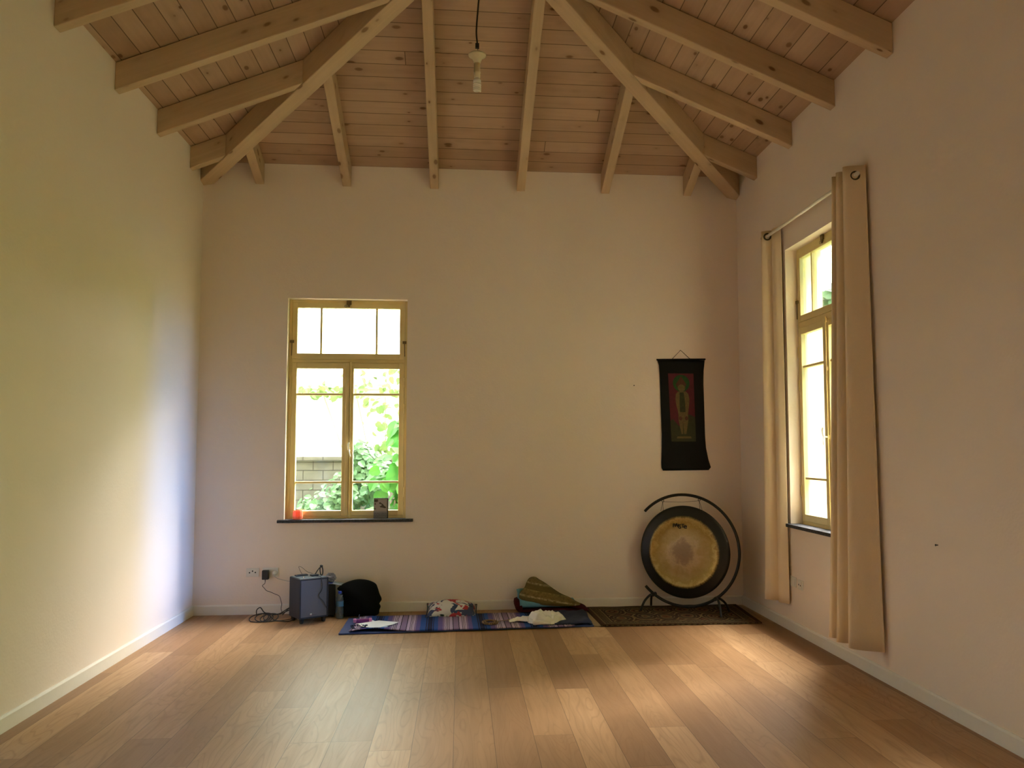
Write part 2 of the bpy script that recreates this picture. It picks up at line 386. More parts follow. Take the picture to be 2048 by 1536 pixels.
class MB:
    def __init__(self):
        self.v, self.f, self.uv = [], [], []

    def add(self, vs, fs, uvs=None):
        b = len(self.v)
        self.v += [Vector(p) for p in vs]
        for k, f in enumerate(fs):
            self.f.append([b + i for i in f])
            self.uv.append(uvs[k] if uvs else None)
        return self

    def box(self, x0, x1, y0, y1, z0, z1):
        vs = [(x, y, z) for x in (x0, x1) for y in (y0, y1) for z in (z0, z1)]
        return self.add(vs, [(0, 1, 3, 2), (4, 6, 7, 5), (0, 4, 5, 1), (2, 3, 7, 6), (0, 2, 6, 4), (1, 5, 7, 3)])

    def obox(self, mat, hx, hy, hz):
        vs = [mat @ Vector((x, y, z)) for x in (-hx, hx) for y in (-hy, hy) for z in (-hz, hz)]
        return self.add(vs, [(0, 1, 3, 2), (4, 6, 7, 5), (0, 4, 5, 1), (2, 3, 7, 6), (0, 2, 6, 4), (1, 5, 7, 3)])

    def prism(self, poly, fn):
        """poly: 2D points, fn(p, k) -> 3D for k = 0, 1"""
        n = len(poly)
        vs = [fn(p, 0) for p in poly] + [fn(p, 1) for p in poly]
        fs = [tuple(range(n - 1, -1, -1)), tuple(range(n, 2 * n))]
        fs += [(i, (i + 1) % n, n + (i + 1) % n, n + i) for i in range(n)]
        return self.add(vs, fs)

    def tube(self, pts, r, seg=8, closed=False):
        pts = [Vector(p) for p in pts]
        n = len(pts)
        rs = r if isinstance(r, (list, tuple)) else [r] * n
        T = []
        for i in range(n):
            a = pts[i - 1] if (i > 0 or closed) else pts[i]
            b = pts[(i + 1) % n] if (i < n - 1 or closed) else pts[i]
            d = b - a
            T.append(d.normalized() if d.length > 1e-9 else Vector((0, 0, 1)))
        up = Vector((0, 0, 1)) if abs(T[0].z) < 0.9 else Vector((1, 0, 0))
        nn = (up - T[0] * up.dot(T[0])).normalized()
        vs = []
        for i in range(n):
            nn = (nn - T[i] * nn.dot(T[i])).normalized()
            bb = T[i].cross(nn)
            for k in range(seg):
                a = 2 * PI * k / seg
                vs.append(pts[i] + (nn * math.cos(a) + bb * math.sin(a)) * rs[i])
        fs = []
        for i in range(n if closed else n - 1):
            j = (i + 1) % n
            for k in range(seg):
                l = (k + 1) % seg
                fs.append((i * seg + k, i * seg + l, j * seg + l, j * seg + k))
        if not closed:
            fs.append(tuple(range(seg - 1, -1, -1)))
            fs.append(tuple((n - 1) * seg + k for k in range(seg)))
        return self.add(vs, fs)

    def lathe(self, prof, seg=24, mat=None, cap=True):
        mat = mat or Matrix()
        vs, fs = [], []
        for r, z in prof:
            for k in range(seg):
                a = 2 * PI * k / seg
                vs.append(mat @ Vector((r * math.cos(a), r * math.sin(a), z)))
        for i in range(len(prof) - 1):
            for k in range(seg):
                l = (k + 1) % seg
                fs.append((i * seg + k, i * seg + l, (i + 1) * seg + l, (i + 1) * seg + k))
        if cap:
            fs.append(tuple(range(seg - 1, -1, -1)))
            fs.append(tuple((len(prof) - 1) * seg + k for k in range(seg)))
        return self.add(vs, fs)

    def grid(self, fn, nu, nv, uvfn=None, closeu=False):
        vs, fs, uvs = [], [], []
        for j in range(nv + 1):
            for i in range(nu + (0 if closeu else 1)):
                vs.append(fn(i / nu, j / nv))
        w = nu if closeu else nu + 1
        for j in range(nv):
            for i in range(nu):
                i2 = (i + 1) % w
                fs.append((j * w + i, j * w + i2, (j + 1) * w + i2, (j + 1) * w + i))
                if uvfn:
                    uvs.append([uvfn(i / nu, j / nv), uvfn((i + 1) / nu, j / nv), uvfn((i + 1) / nu, (j + 1) / nv), uvfn(i / nu, (j + 1) / nv)])
        return self.add(vs, fs, uvs if uvfn else None)

    def inflate(self, poly, fn, D, n=7, pw=2.0):
        """closed outline blown up: fn(px, py, depth) -> 3D, D(s)=half depth at the middle"""
        cx = sum(p[0] for p in poly) / len(poly)
        cy = sum(p[1] for p in poly) / len(poly)
        m = len(poly)
        for sgn in (1, -1):
            vs, fs = [], []
            for k in range(n):
                a = k / n * PI / 2
                s = math.cos(a) ** (1 / 1.0)
                s = 1 - (1 - s) * 1.0
                d = D * math.sin(a) ** (2 / pw)
                for p in poly:
                    vs.append(fn(cx + (p[0] - cx) * s, cy + (p[1] - cy) * s, sgn * d))
            vs.append(fn(cx, cy, sgn * D))
            for k in range(n - 1):
                for i in range(m):
                    j = (i + 1) % m
                    q = (k * m + i, k * m + j, (k + 1) * m + j, (k + 1) * m + i)
                    fs.append(q if sgn > 0 else q[::-1])
            for i in range(m):
                j = (i + 1) % m
                q = ((n - 1) * m + i, (n - 1) * m + j, n * m)
                fs.append(q if sgn > 0 else q[::-1])
            self.add(vs, fs)
        return self

    def build(self, name, mat, parent=None, smooth=False, bevel=0, subsurf=0, solid=0, merge=False, loc=None):
        me = bpy.data.meshes.new(name)
        o = bpy.data.objects.new(name, me)
        vs = self.v
        if loc is not None:
            L = Vector(loc)
            vs = [p - L for p in vs]
            o.location = L
        me.from_pydata([tuple(p) for p in vs], [], self.f)
        if any(u is not None for u in self.uv):
            ul = me.uv_layers.new(name='UVMap')
            for poly, u in zip(me.polygons, self.uv):
                if u:
                    for li, c in zip(poly.loop_indices, u):
                        ul.data[li].uv = c
        bm = bmesh.new()
        bm.from_mesh(me)
        if merge:
            bmesh.ops.remove_doubles(bm, verts=bm.verts, dist=1e-5)
        bmesh.ops.recalc_face_normals(bm, faces=bm.faces)
        bm.to_mesh(me)
        bm.free()
        me.materials.append(mat)
        if smooth:
            me.polygons.foreach_set('use_smooth', [True] * len(me.polygons))
        COL.objects.link(o)
        if parent:
            o.parent = parent
        if bevel:
            b = o.modifiers.new('bevel', 'BEVEL')
            b.width = bevel
            b.segments = 2
            b.limit_method = 'ANGLE'
        if solid:
            s = o.modifiers.new('solid', 'SOLIDIFY')
            s.thickness = solid
            s.offset = 0
        if subsurf:
            s = o.modifiers.new('sub', 'SUBSURF')
            s.levels = s.render_levels = subsurf
        return o

def thing(name, label, cat, loc=(0, 0, 0), rotz=0.0, group=None):
    o = bpy.data.objects.new(name, None)
    COL.objects.link(o)
    o.location = loc
    o.rotation_euler = (0, 0, rotz)
    o.empty_display_size = 0.05
    o['label'] = label
    o['category'] = cat
    if group:
        o['group'] = group
    return o

def tag(o, label, cat, group=None):
    o['label'] = label
    o['category'] = cat
    if group:
        o['group'] = group
    return o

def struct(o, label=None):
    o['kind'] = 'structure'
    if label:
        o['label'] = label
    return o

def spline(pts, n=8):
    P = [Vector(p) for p in pts]
    P = [P[0] * 2 - P[1]] + P + [P[-1] * 2 - P[-2]]
    out = []
    for i in range(1, len(P) - 2):
        a, b, c, d = P[i - 1:i + 3]
        for k in range(n):
            t = k / n
            out.append(0.5 * ((2 * b) + (c - a) * t + (2 * a - 5 * b + 4 * c - d) * t * t + (3 * b - a - 3 * c + d) * t ** 3))
    out.append(P[-2])
    return out

def RX(a):
    return Matrix.Rotation(a, 4, 'X')

def T(*a):
    return Matrix.Translation(Vector(a))

# ------------------------------------------------------------------ the room shell
W1 = dict(x=-1.075, w=1.12, z0=0.855, h=2.09)                     # window in the back wall
W2 = dict(y=6.29, w=1.10, z0=0.88, h=2.32)                       # windows in the right wall
W3 = dict(y=2.75, w=1.10, z0=0.88, h=2.32)
W4 = dict(y=-0.1, w=1.10, z0=0.88, h=2.32)                     # unseen window added behind the camera to brighten the room

def wall(name, u0, u1, holes, place, ext):
    us = sorted({u0, u1} | {h[0] for h in holes} | {h[1] for h in holes})
    zs = sorted({-0.25, ZT} | {h[2] for h in holes} | {h[3] for h in holes})
    def top(z, d):
        return z - TAN * d if z == ZT else z
    mb = MB()
    for i in range(len(us) - 1):
        for j in range(len(zs) - 1):
            uc, zc = (us[i] + us[i + 1]) / 2, (zs[j] + zs[j + 1]) / 2
            if any(h[0] < uc < h[1] and h[2] < zc < h[3] for h in holes):
                continue
            for d in (0, WT):
                mb.add([place(us[i], d, top(zs[j], d)), place(us[i + 1], d, top(zs[j], d)), place(us[i + 1], d, top(zs[j + 1], d)), place(us[i], d, top(zs[j + 1], d))], [(0, 1, 2, 3)])
    for a, b, c, d in holes:
        for (p, q) in (((a, c), (b, c)), ((b, c), (b, d)), ((b, d), (a, d)), ((a, d), (a, c))):
            mb.add([place(p[0], 0, p[1]), place(q[0], 0, q[1]), place(q[0], WT, q[1]), place(p[0], WT, p[1])], [(0, 1, 2, 3)])
    for z in (-0.25, ZT):
        mb.add([place(u0, 0, z), place(u1, 0, z), place(u1, WT, top(z, WT)), place(u0, WT, top(z, WT))], [(0, 1, 2, 3)])
    for u in (u0, u1):
        mb.add([place(u, 0, -0.25), place(u, 0, ZT), place(u, WT, top(ZT, WT)), place(u, WT, -0.25)], [(0, 1, 2, 3)])
    return struct(mb.build(name, MAT['wall'], merge=True))

def hole(c, w):
    return (c[w] - c['w'] / 2, c[w] + c['w'] / 2, c['z0'], c['z0'] + c['h'])

wall('wall_back', XL - WT, XR + WT, [hole(W1, 'x')], lambda u, d, z: (u, YB + d, z), WT)
wall('wall_right', YF, YB, [hole(W2, 'y'), hole(W3, 'y'), hole(W4, 'y')], lambda u, d, z: (XR + d, u, z), 0)
wall('wall_left', YF, YB, [], lambda u, d, z: (XL - d, u, z), 0)
wall('wall_front', XL - WT, XR + WT, [], lambda u, d, z: (u, YF - d, z), WT)

fl = MB()
fl.box(XL, XR, YF, YB, -0.25, 0.0)
struct(fl.build('floor', MAT['floor']))

def skirting(name, a, b, n):
    a, b, n = Vector(a), Vector(b), Vector(n)
    prof = [(0, 0), (0.014, 0), (0.014, 0.078), (0.008, 0.09), (0, 0.09)]
    mb = MB()
    mb.prism(prof, lambda p, k: (a if k == 0 else b) + n * p[0] + Vector((0, 0, p[1])))
    struct(mb.build(name, MAT['skirt']))
skirting('baseboard_back', (XL + 0.014, YB, 0), (XR - 0.014, YB, 0), (0, -1, 0))
skirting('baseboard_left', (XL, YF, 0), (XL, YB, 0), (1, 0, 0))
skirting('baseboard_right', (XR, YF, 0), (XR, YB, 0), (-1, 0, 0))

# hipped plank ceiling: four slopes, UVs in metres (u along the boards, v up the slope)
EV = 0.34
ce = MB()
def slope_pt(x, y, t):
    return (x, y, ZT + TAN * t)
K = math.sqrt(1 + TAN * TAN)
x0, x1, y0, y1 = XL - EV, XR + EV, YF - EV, YB + EV
ya, yb = YB - HALF, YF + HALF
ce.add([slope_pt(x0, y1, -EV), slope_pt(x1, y1, -EV), slope_pt(XM, ya, HALF)], [(0, 1, 2)], [[(x0, -EV * K), (x1, -EV * K), (XM, HALF * K)]])
ce.add([slope_pt(x0, y0, -EV), slope_pt(x1, y0, -EV), slope_pt(XM, yb, HALF)], [(0, 2, 1)], [[(x0 + 20, -EV * K), (XM + 20, HALF * K), (x1 + 20, -EV * K)]])
for s, xe, o in ((-1, x0, 40), (1, x1, 60)):
    ce.add([slope_pt(xe, y0, -EV), slope_pt(xe, y1, -EV), slope_pt(XM, ya, HALF), slope_pt(XM, yb, HALF)], [(0, 1, 2, 3)], [[(y0, o - EV * K), (y1, o - EV * K), (ya, o + HALF * K), (yb, o + HALF * K)]])
struct(ce.build('ceiling', MAT['planks']), 'whitewashed pine board ceiling under a hipped roof')

# roof skin above the boards
rf = MB()
up = 0.05
rf.add([slope_pt(x0, y1, -EV + up), slope_pt(x1, y1, -EV + up), slope_pt(XM, ya, HALF + up), slope_pt(x0, y0, -EV + up), slope_pt(x1, y0, -EV + up), slope_pt(XM, yb, HALF + up)],
       [(0, 1, 2), (3, 5, 4), (3, 0, 2, 5), (4, 5, 2, 1)])
struct(rf.build('roof', MAT['bark']))

# rafters -------------------------------------------------------------------
def member(name, plan, zt, zb, along, label, cat, group):
    """plan: polygon in plan; zt/zb(x, y): top and underside heights; along: unit plan direction"""
    base = Vector((sum(p[0] for p in plan) / len(plan), sum(p[1] for p in plan) / len(plan), 0))
    mb = MB()
    n = len(plan)
    a = Vector((along[0], along[1]))
    c = Vector((-along[1], along[0]))
    tp = [Vector((p[0], p[1], zt(*p))) for p in plan]
    bt = [Vector((p[0], p[1], zb(*p))) for p in plan]
    def uvh(p):
        q = Vector((p[0], p[1]))
        return (q.dot(a) * K, q.dot(c) + 5)
    def uvs_(p):
        q = Vector((p[0], p[1]))
        return (q.dot(a) * K, p[2] - TAN * q.dot(a))
    mb.add(tp, [tuple(range(n))], [[uvh(p) for p in tp]])
    mb.add(bt, [tuple(range(n - 1, -1, -1))], [[uvh(p) for p in reversed(bt)]])
    for i in range(n):
        j = (i + 1) % n
        q = [bt[i], bt[j], tp[j], tp[i]]
        mb.add(q, [(0, 1, 2, 3)], [[uvs_(p) for p in q]])
    first = plan[0]
    o = mb.build(name, MAT['beam'], merge=True, bevel=0.006, loc=(first[0], first[1], zb(*first)))
    return tag(o, label, cat, group)

RW, DROP = 0.0415, 0.205
HW = 0.070                                   # half width of a hip rafter
HS = HW * math.sqrt(2)
TOP = 0.004                                  # boards lie on the rafters
tL = lambda x, y: x - XL
tR = lambda x, y: XR - x
tB = lambda x, y: YB - y
def zt_(t):
    return lambda x, y: ZT + TAN * t(x, y) - TOP
def zb_(t):
    return lambda x, y: ZT + TAN * t(x, y) - DROP

ordn = ['first', 'second', 'third', 'fourth']
for k, d in enumerate([0.37, 1.195, 2.02, 2.91]):
    e = [min(d + s * RW - HS, HALF) if d < HALF - 0.1 else HALF - 0.05 for s in (-1, 1)]
    plan = [(XL, YB - d - RW), (XL + e[1], YB - d - RW), (XL + e[0], YB - d + RW), (XL, YB - d + RW)]
    lab = ('%s whitewashed rafter on the left wall counting from the far corner' % ordn[k]) if k < 3 else 'whitewashed left wall rafter nearest to the camera, cut by the picture top'
    member('rafter', plan, zt_(tL), zb_(tL), (1, 0), lab, 'rafter', 'whitewashed roof rafters')
for k, d in enumerate([0.565, 1.40, 2.21, 3.05]):
    e = [min(d + s * RW - HS, HALF) if d < HALF - 0.1 else HALF - 0.05 for s in (-1, 1)]
    plan = [(XR, YB - d - RW), (XR - e[1], YB - d - RW), (XR - e[0], YB - d + RW), (XR, YB - d + RW)]
    lab = ('%s whitewashed rafter on the right wall counting from the far corner' % ordn[k]) if k < 3 else 'whitewashed right wall rafter nearest to the camera, cut by the picture top'
    member('rafter', plan, zt_(tR), zb_(tR), (-1, 0), lab, 'rafter', 'whitewashed roof rafters')
blab = ['short whitewashed rafter on the back wall beside the left hip beam', 'whitewashed back wall rafter running into the left hip beam above the window',
        'long whitewashed back wall rafter just left of the hanging bulb', 'long whitewashed back wall rafter just right of the hanging bulb',
        'whitewashed back wall rafter running into the right hip beam', 'short whitewashed rafter on the back wall beside the right hip beam']
for k, q in enumerate([0.52, 1.335, 2.17, 3.01, 3.848, 4.677]):
    x = XL + q
    def lim(xx):
        return min(xx - XL, XR - xx) - HS
    plan = [(x - RW, YB), (x - RW, YB - lim(x - RW)), (x + RW, YB - lim(x + RW)), (x + RW, YB)]
    member('rafter', plan, zt_(tB), zb_(tB), (0, -1), blab[k], 'rafter', 'whitewashed roof rafters')
# hips
HD = 0.235
for sx, XC, lab in ((1, XL, 'heavy diagonal hip beam rising from the far left corner'), (-1, XR, 'heavy diagonal hip beam rising from the far right corner')):
    L = HALF - 0.02
    plan = [(XC, YB), (XC, YB - HS), (XC + sx * (L - HS / 2), YB - L - HS / 2), (XC + sx * (L + HS / 2), YB - L + HS / 2), (XC + sx * HS, YB)]
    tt = lambda x, y, XC=XC: (abs(x - XC) + YB - y) / 2
    member('hip_beam', plan, lambda x, y, tt=tt: ZT + TAN * (tt(x, y) - HS / 2) - TOP, lambda x, y, tt=tt: ZT + TAN * tt(x, y) - HD, (sx * 0.7071, -0.7071), lab, 'roof beam', 'whitewashed hip beams')
# ridge
member('ridge_beam', [(XM - 0.05, yb), (XM - 0.05, ya), (XM + 0.05, ya), (XM + 0.05, yb)], lambda x, y: ZT + TAN * (HALF - 0.05) - TOP, lambda x, y: ZT + TAN * HALF - 0.30, (0, 1), 'whitewashed ridge beam along the top of the roof', 'roof beam', None)

# ------------------------------------------------------------------ windows
def window(name, label, loc, rotz, w, h, detail=True):
    r = thing(name, label, 'window', loc, rotz)
    del r['category']
    r['kind'] = 'structure'
    hw = w / 2
    of = 0.028
    zc = 0.684 * h + 0.055
    zt = 0.753 * h - 0.055
    m = MB()
    m.box(-hw, -hw + of, 0, 0.07, 0, h).box(hw - of, hw, 0, 0.07, 0, h).box(-hw + of, hw - of, 0, 0.07, h - of, h).box(-hw + of, hw - of, 0, 0.07, 0, 0.03).box(-hw + of, hw - of, 0, 0.07, zc, zt)
    m.build('frame', MAT['frame'], r, bevel=0.003)
    # transom
    tw = hw - of - 0.002
    tz0, tz1, g0, g1 = zt + 0.001, h - of - 0.001, 0.753 * h, 0.963 * h
    gx = hw - 0.078
    s = MB()
    ya_, yb_ = -0.008, 0.045
    s.box(-tw, -gx, ya_, yb_, tz0, tz1).box(gx, tw, ya_, yb_, tz0, tz1).box(-gx, gx, ya_, yb_, tz0, g0).box(-gx, gx, ya_, yb_, g1, tz1)
    for q in (-0.262, 0.262):
        s.box(q * w / 1.12 - 0.010, q * w / 1.12 + 0.010, 0.002, yb_, g0, g1)
    ts = s.build('transom_sash', MAT['frame'], r, bevel=0.003)
    qx = [-gx, -0.262 * w / 1.12, 0.262 * w / 1.12, gx]
    for i in range(3):
        MB().box(qx[i] + 0.004, qx[i + 1] - 0.004, 0.022, 0.026, g0, g1).build('pane', MAT['pane'], ts)
    # casements
    for sd in (-1, 1):
        a, b = (-tw, -0.002) if sd < 0 else (0.002, tw)
        ga, gb = (-gx, -0.052) if sd < 0 else (0.052, gx)
        c0, c1 = 0.031, zc - 0.001
        z0g, z1g = 0.0385 * h, 0.684 * h
        ms = [0.166 * h, 0.566 * h]
        s = MB()
        s.box(a, ga, ya_, yb_, c0, c1).box(gb, b, ya_, yb_, c0, c1).box(ga, gb, ya_, yb_, c0, z0g).box(ga, gb, ya_, yb_, z1g, c1)
        for q in ms:
            s.box(ga, gb, 0.002, yb_, q - 0.010, q + 0.010)
        cs = s.build('casement_sash', MAT['frame'], r, bevel=0.003)
        zz = [z0g, ms[0], ms[1], z1g]
        for i in range(3):
            MB().box(ga, gb, 0.022, 0.026, zz[i] + 0.004, zz[i + 1] - 0.004).build('pane', MAT['pane'], cs)
        for q in (0.12, 0.5, 0.62):
            hg = MB()
            hg.lathe([(0.007, -0.045), (0.007, 0.045)], 10, T(sd * (hw - of), -0.010, q * h))
            hg.build('hinge', MAT['frame'], cs, smooth=False)
    MB().box(-0.02, 0.012, -0.020, -0.009, 0.032, zc - 0.002).build('astragal', MAT['frame'], r, bevel=0.003)
    # espagnolette
    b = MB()
    b.tube([(0.024, -0.016, 0.01), (0.024, -0.016, zc + 0.02)], 0.006, 8)
    for q in (0.03, 0.31 * h, 0.54 * h, zc - 0.01):
        b.box(0.014, 0.034, -0.022, -0.008, q - 0.016, q + 0.016)
    eb = b.build('bolt_rod', MAT['frame'], r)
    hp = [(0.024, -0.02, 0.31 * h), (0.02, -0.05, 0.31 * h + 0.005), (0.014, -0.058, 0.31 * h + 0.05), (0.022, -0.056, 0.31 * h + 0.075)]
    hp2 = [(0.02, -0.05, 0.31 * h + 0.005), (0.028, -0.058, 0.31 * h - 0.03), (0.034, -0.056, 0.31 * h - 0.06)]
    MB().tube(spline(hp, 5), 0.007, 8).tube(spline(hp2, 5), 0.006, 8).build('handle', MAT['whitemetal'], eb, smooth=True)
    # transom catch and side stays
    c = MB()
    c.box(-0.022, 0.022, -0.022, -0.009, h - 0.045, h - 0.005).tube([(0, -0.016, h - 0.045), (0, -0.018, h - 0.075)], [0.014, 0.004], 8)
    c.tube([(0.012 * math.cos(a / 5 * PI) - 0.03, -0.018, h - 0.06 + 0.012 * math.sin(a / 5 * PI)) for a in range(10)], 0.002, 5, True)
    c.build('transom_catch', MAT['brass'], r)
    for sd in (-1, 1):
        c = MB()
        x = sd * (hw - 0.03)
        c.box(x - 0.018, x + 0.018, -0.022, -0.009, 0.80 * h, 0.80 * h + 0.025)
        c.tube([(x, -0.016, 0.81 * h), (x + sd * 0.003, -0.016, zt + 0.03)], 0.004, 6)
        c.build('transom_stay', MAT['brass'], r)
    return r

REC = 0.085
window('window_1', 'cream painted window in the back wall looking onto green garden plants', (W1['x'], YB + REC, W1['z0']), 0, W1['w'], W1['h'])
window('window_2', 'cream painted window in the right wall half hidden by curtains', (XR + 0.10, W2['y'], W2['z0']), -PI / 2, W2['w'], W2['h'])
window('window_3', 'cream painted window in the right wall beside the camera', (XR + 0.10, W3['y'], W3['z0']), -PI / 2, W3['w'], W3['h'])

window('added_window', 'unseen cream window added in the right wall behind the camera for more light', (XR + 0.10, W4['y'], W4['z0']), -PI / 2, W4['w'], W4['h'])
def sill(label, loc, rotz, w, d, th=0.028):
    o = MB().box(-w / 2, w / 2, -d, 0.083, -th, 0.0).build('window_sill', MAT['sill'], bevel=0.003)
    o.location = loc
    o.rotation_euler = (0, 0, rotz)
    o['kind'] = 'structure'
    o['label'] = label
sill('dark stone sill below the back window', (-1.068, YB, W1['z0'] + 0.006), 0, 1.245, 0.045)
sill('dark stone sill below the curtained right window', (XR, W2['y'], W2['z0'] + 0.006), -PI / 2, 1.20, 0.035)
sill('dark stone sill below the right window beside the camera', (XR, W3['y'], W3['z0'] + 0.006), -PI / 2, 1.20, 0.035)

# ------------------------------------------------------------------ curtains and rod
RODX, RODZ = XR - 0.085, 3.365
rod = thing('curtain_rod', 'thin white curtain rod above the right window', 'curtain rod', (RODX, 6.15, RODZ))
MB().tube([(0, -0.80, 0), (0, 0.98, 0)], 0.013, 12).build('rod', MAT['whitemetal'], rod, smooth=True)
for q in (-0.80, 0.97):
    MB().lathe([(0.013, 0), (0.016, 0.004), (0.016, 0.018), (0.011, 0.024)], 12, T(0, q, 0) @ RX(PI / 2 if q < 0 else -PI / 2)).build('end_cap', MAT['whitemetal'], rod)
for q in (-0.72, 0.92):
    MB().tube([(0, q, -0.006), (0.05, q, -0.02), (0.084, q, -0.02)], 0.006, 8).box(0.077, 0.0845, q - 0.02, q + 0.02, -0.06, 0.03).build('bracket', MAT['whitemetal'], rod)

def curtain(label, ykeys_top, ykeys_bot, ztop, zbot, seed):
    """keys: list of (y, dx) fold points (dx from the wall), sharp-ish pleats"""
    r = thing('curtain', label, 'curtain', (RODX, ykeys_top[0][0], zbot), 0, 'cream curtains at the right window')
    ox, oy, oz = RODX, ykeys_top[0][0], zbot
    top = spline([(XR - d, y, 0) for y, d in ykeys_top], 8)
    bot = spline([(XR - d, y, 0) for y, d in ykeys_bot], 8)
    nu = len(top) - 1
    def fn(u, v):
        i = min(nu, round(u * nu))
        t = v ** 0.8
        p = top[i].lerp(bot[i], 1 - t)
        w = mnoise.noise(Vector((u * 5 + seed, v * 3.0, seed))) * 0.010 * (1 - v)
        hem = mnoise.noise(Vector((u * 4 + seed, 0, 3))) * 0.012
        return (min(p.x + w, XR - 0.004) - ox, p.y + w * 0.6 - oy, (zbot + hem) * (1 - v) + ztop * v - oz)
    MB().grid(fn, nu, 26).build('cloth', MAT['curtain'], r, smooth=True, solid=0.003)
    return r, top

def ring_at(parent, y, dx_dir):
    # eyelet round the rod, lying in the curtain plane
    o = parent.location
    n = Vector((dx_dir[0], dx_dir[1], 0)).normalized()
    sd = Vector((-n.y, n.x, 0))
    pts = [Vector((RODX - o.x, y - o.y, RODZ - o.z - 0.004)) + sd * 0.027 * math.cos(a / 16 * 2 * PI) + Vector((0, 0, 0.027 * math.sin(a / 16 * 2 * PI))) for a in range(16)]
    MB().tube(pts, 0.0075, 7, True).build('eyelet', MAT['ring'], parent, smooth=True)

# far curtain: bunched between the corner and the window
c1, _ = curtain('cream curtain hanging at the far side of the right window near the gong',
                [(6.865, 0.022), (6.88, 0.03), (6.92, 0.055), (6.97, 0.062), (7.00, 0.045), (7.025, 0.10), (7.06, 0.122), (7.095, 0.05), (7.125, 0.045), (7.16, 0.03)],
                [(6.85, 0.022), (6.87, 0.035), (6.91, 0.065), (6.96, 0.072), (7.00, 0.05), (7.03, 0.12), (7.09, 0.142), (7.12, 0.06), (7.16, 0.05), (7.20, 0.03)],
                3.415, 0.225, 1.3)
for y in (7.017, 7.079):
    ring_at(c1, y, (0.35, 1))
c2, _ = curtain('cream curtain hanging at the near side of the right window, nearest to the camera',
                [(5.345, 0.022), (5.355, 0.035), (5.385, 0.135), (5.42, 0.145), (5.445, 0.05), (5.475, 0.04), (5.50, 0.13), (5.535, 0.14), (5.56, 0.05), (5.585, 0.05), (5.605, 0.13), (5.62, 0.135)],
                [(5.27, 0.025), (5.30, 0.05), (5.36, 0.16), (5.42, 0.19), (5.47, 0.07), (5.51, 0.05), (5.55, 0.17), (5.60, 0.19), (5.64, 0.07), (5.67, 0.06), (5.70, 0.17), (5.74, 0.185)],
                3.43, 0.20, 4.1)
for y in (5.37, 5.434, 5.488, 5.55, 5.597):
    ring_at(c2, y, (0.35, 1))

# ------------------------------------------------------------------ hanging lamp
LX, LY = 0.092, 5.2
lamp = thing('pendant_lamp', 'bare spiral bulb hanging by its cable from the roof in front of the back slope', 'lamp', (LX, LY, 3.77))
zr = ZT + TAN * HALF - 0.30 - 3.77
MB().tube(spline([(0.06, 0, zr), (0.02, 0, 0.75), (0.004, 0, 0.55), (-0.006, 0, 0.40), (0.0, 0, 0.315)], 6), 0.0055, 7).build('cable', MAT['cord'], lamp, smooth=True)
MB().box(-0.012, 0.012, -0.010, 0.010, 0.285, 0.315).tube([(0.004, 0, 0.285), (0.002, 0, 0.245)], 0.002, 6).build('terminal_block', MAT['cord'], lamp, bevel=0.004)
MB().lathe([(0.006, 0.252), (0.05, 0.247), (0.057, 0.240), (0.055, 0.233), (0.036, 0.222), (0.024, 0.20), (0.020, 0.185)], 24).build('ceiling_cup', MAT['cream'], lamp, smooth=True)
MB().lathe([(0.019, 0.187), (0.0195, 0.13), (0.0215, 0.128), (0.0215, 0.122), (0.0195, 0.12), (0.0195, 0.092), (0.014, 0.088)], 20).build('lamp_holder', MAT['cream'], lamp, smooth=True)
bl = MB().lathe([(0.013, 0.09), (0.017, 0.084), (0.024, 0.075), (0.025, 0.06), (0.020, 0.056)], 20).build('bulb', MAT['bulb'], lamp, smooth=True)
pts = []
for i in range(100):
    a = i / 99 * 2 * PI * 4.0
    pts.append((0.020 * math.cos(a), 0.020 * math.sin(a), 0.053 - 0.05 * i / 99))
MB().tube(pts, 0.0062, 7).build('spiral_tube', MAT['bulb'], bl, smooth=True)

# ------------------------------------------------------------------ things on the back window sill
SZ = W1['z0'] + 0.006
cd = thing('candle_holder', 'orange glass candle holder on the left end of the back window sill', 'candle holder', (-1.512, YB + 0.012, SZ))
MB().lathe([(0.034, 0.0), (0.044, 0.006), (0.048, 0.03), (0.047, 0.06), (0.043, 0.083), (0.040, 0.085), (0.043, 0.06), (0.043, 0.03), (0.03, 0.012)], 14).build('glass', MAT['orange'], cd)
MB().lathe([(0.001, 0.013), (0.030, 0.013), (0.030, 0.045), (0.002, 0.047)], 16).build('candle', MAT['wax'], cd, smooth=True)
MB().tube([(0, 0, 0.046), (0.001, 0, 0.055)], 0.001, 5).build('wick', MAT['cord'], cd)

dv = thing('dvd_case', 'black video disc case with grey cover standing on the back window sill', 'disc case', (-0.750, YB + 0.048, SZ))
dv.rotation_euler = (-0.10, 0, 0.0)
MB().box(-0.068, 0.068, -0.007, 0.007, 0, 0.192).build('case', MAT['black'], dv, bevel=0.002)
cov = MB().box(-0.066, 0.058, -0.0085, -0.007, 0.004, 0.185).build('cover', MAT['dvdgrey'], dv)
def flat(poly, y, th=0.0008):
    m = MB()
    m.prism(poly, lambda p, k: (p[0], y - th * k, p[1]))
    return m
flat([(-0.064, 0.155), (-0.064, 0.178), (-0.03, 0.178), (-0.027, 0.158), (-0.045, 0.153)], -0.0085).build('cover_print', MAT['dvddark'], cov)
flat([(-0.018, 0.147), (-0.008, 0.152), (0.004, 0.142), (0.018, 0.134), (0.03, 0.118), (0.044, 0.108), (0.05, 0.098), (0.036, 0.095), (0.02, 0.099), (-0.006, 0.104), (-0.014, 0.112), (0.004, 0.118), (0.008, 0.13), (-0.006, 0.136), (-0.016, 0.136)], -0.0085).build('cover_print', MAT['dvddark'], cov)
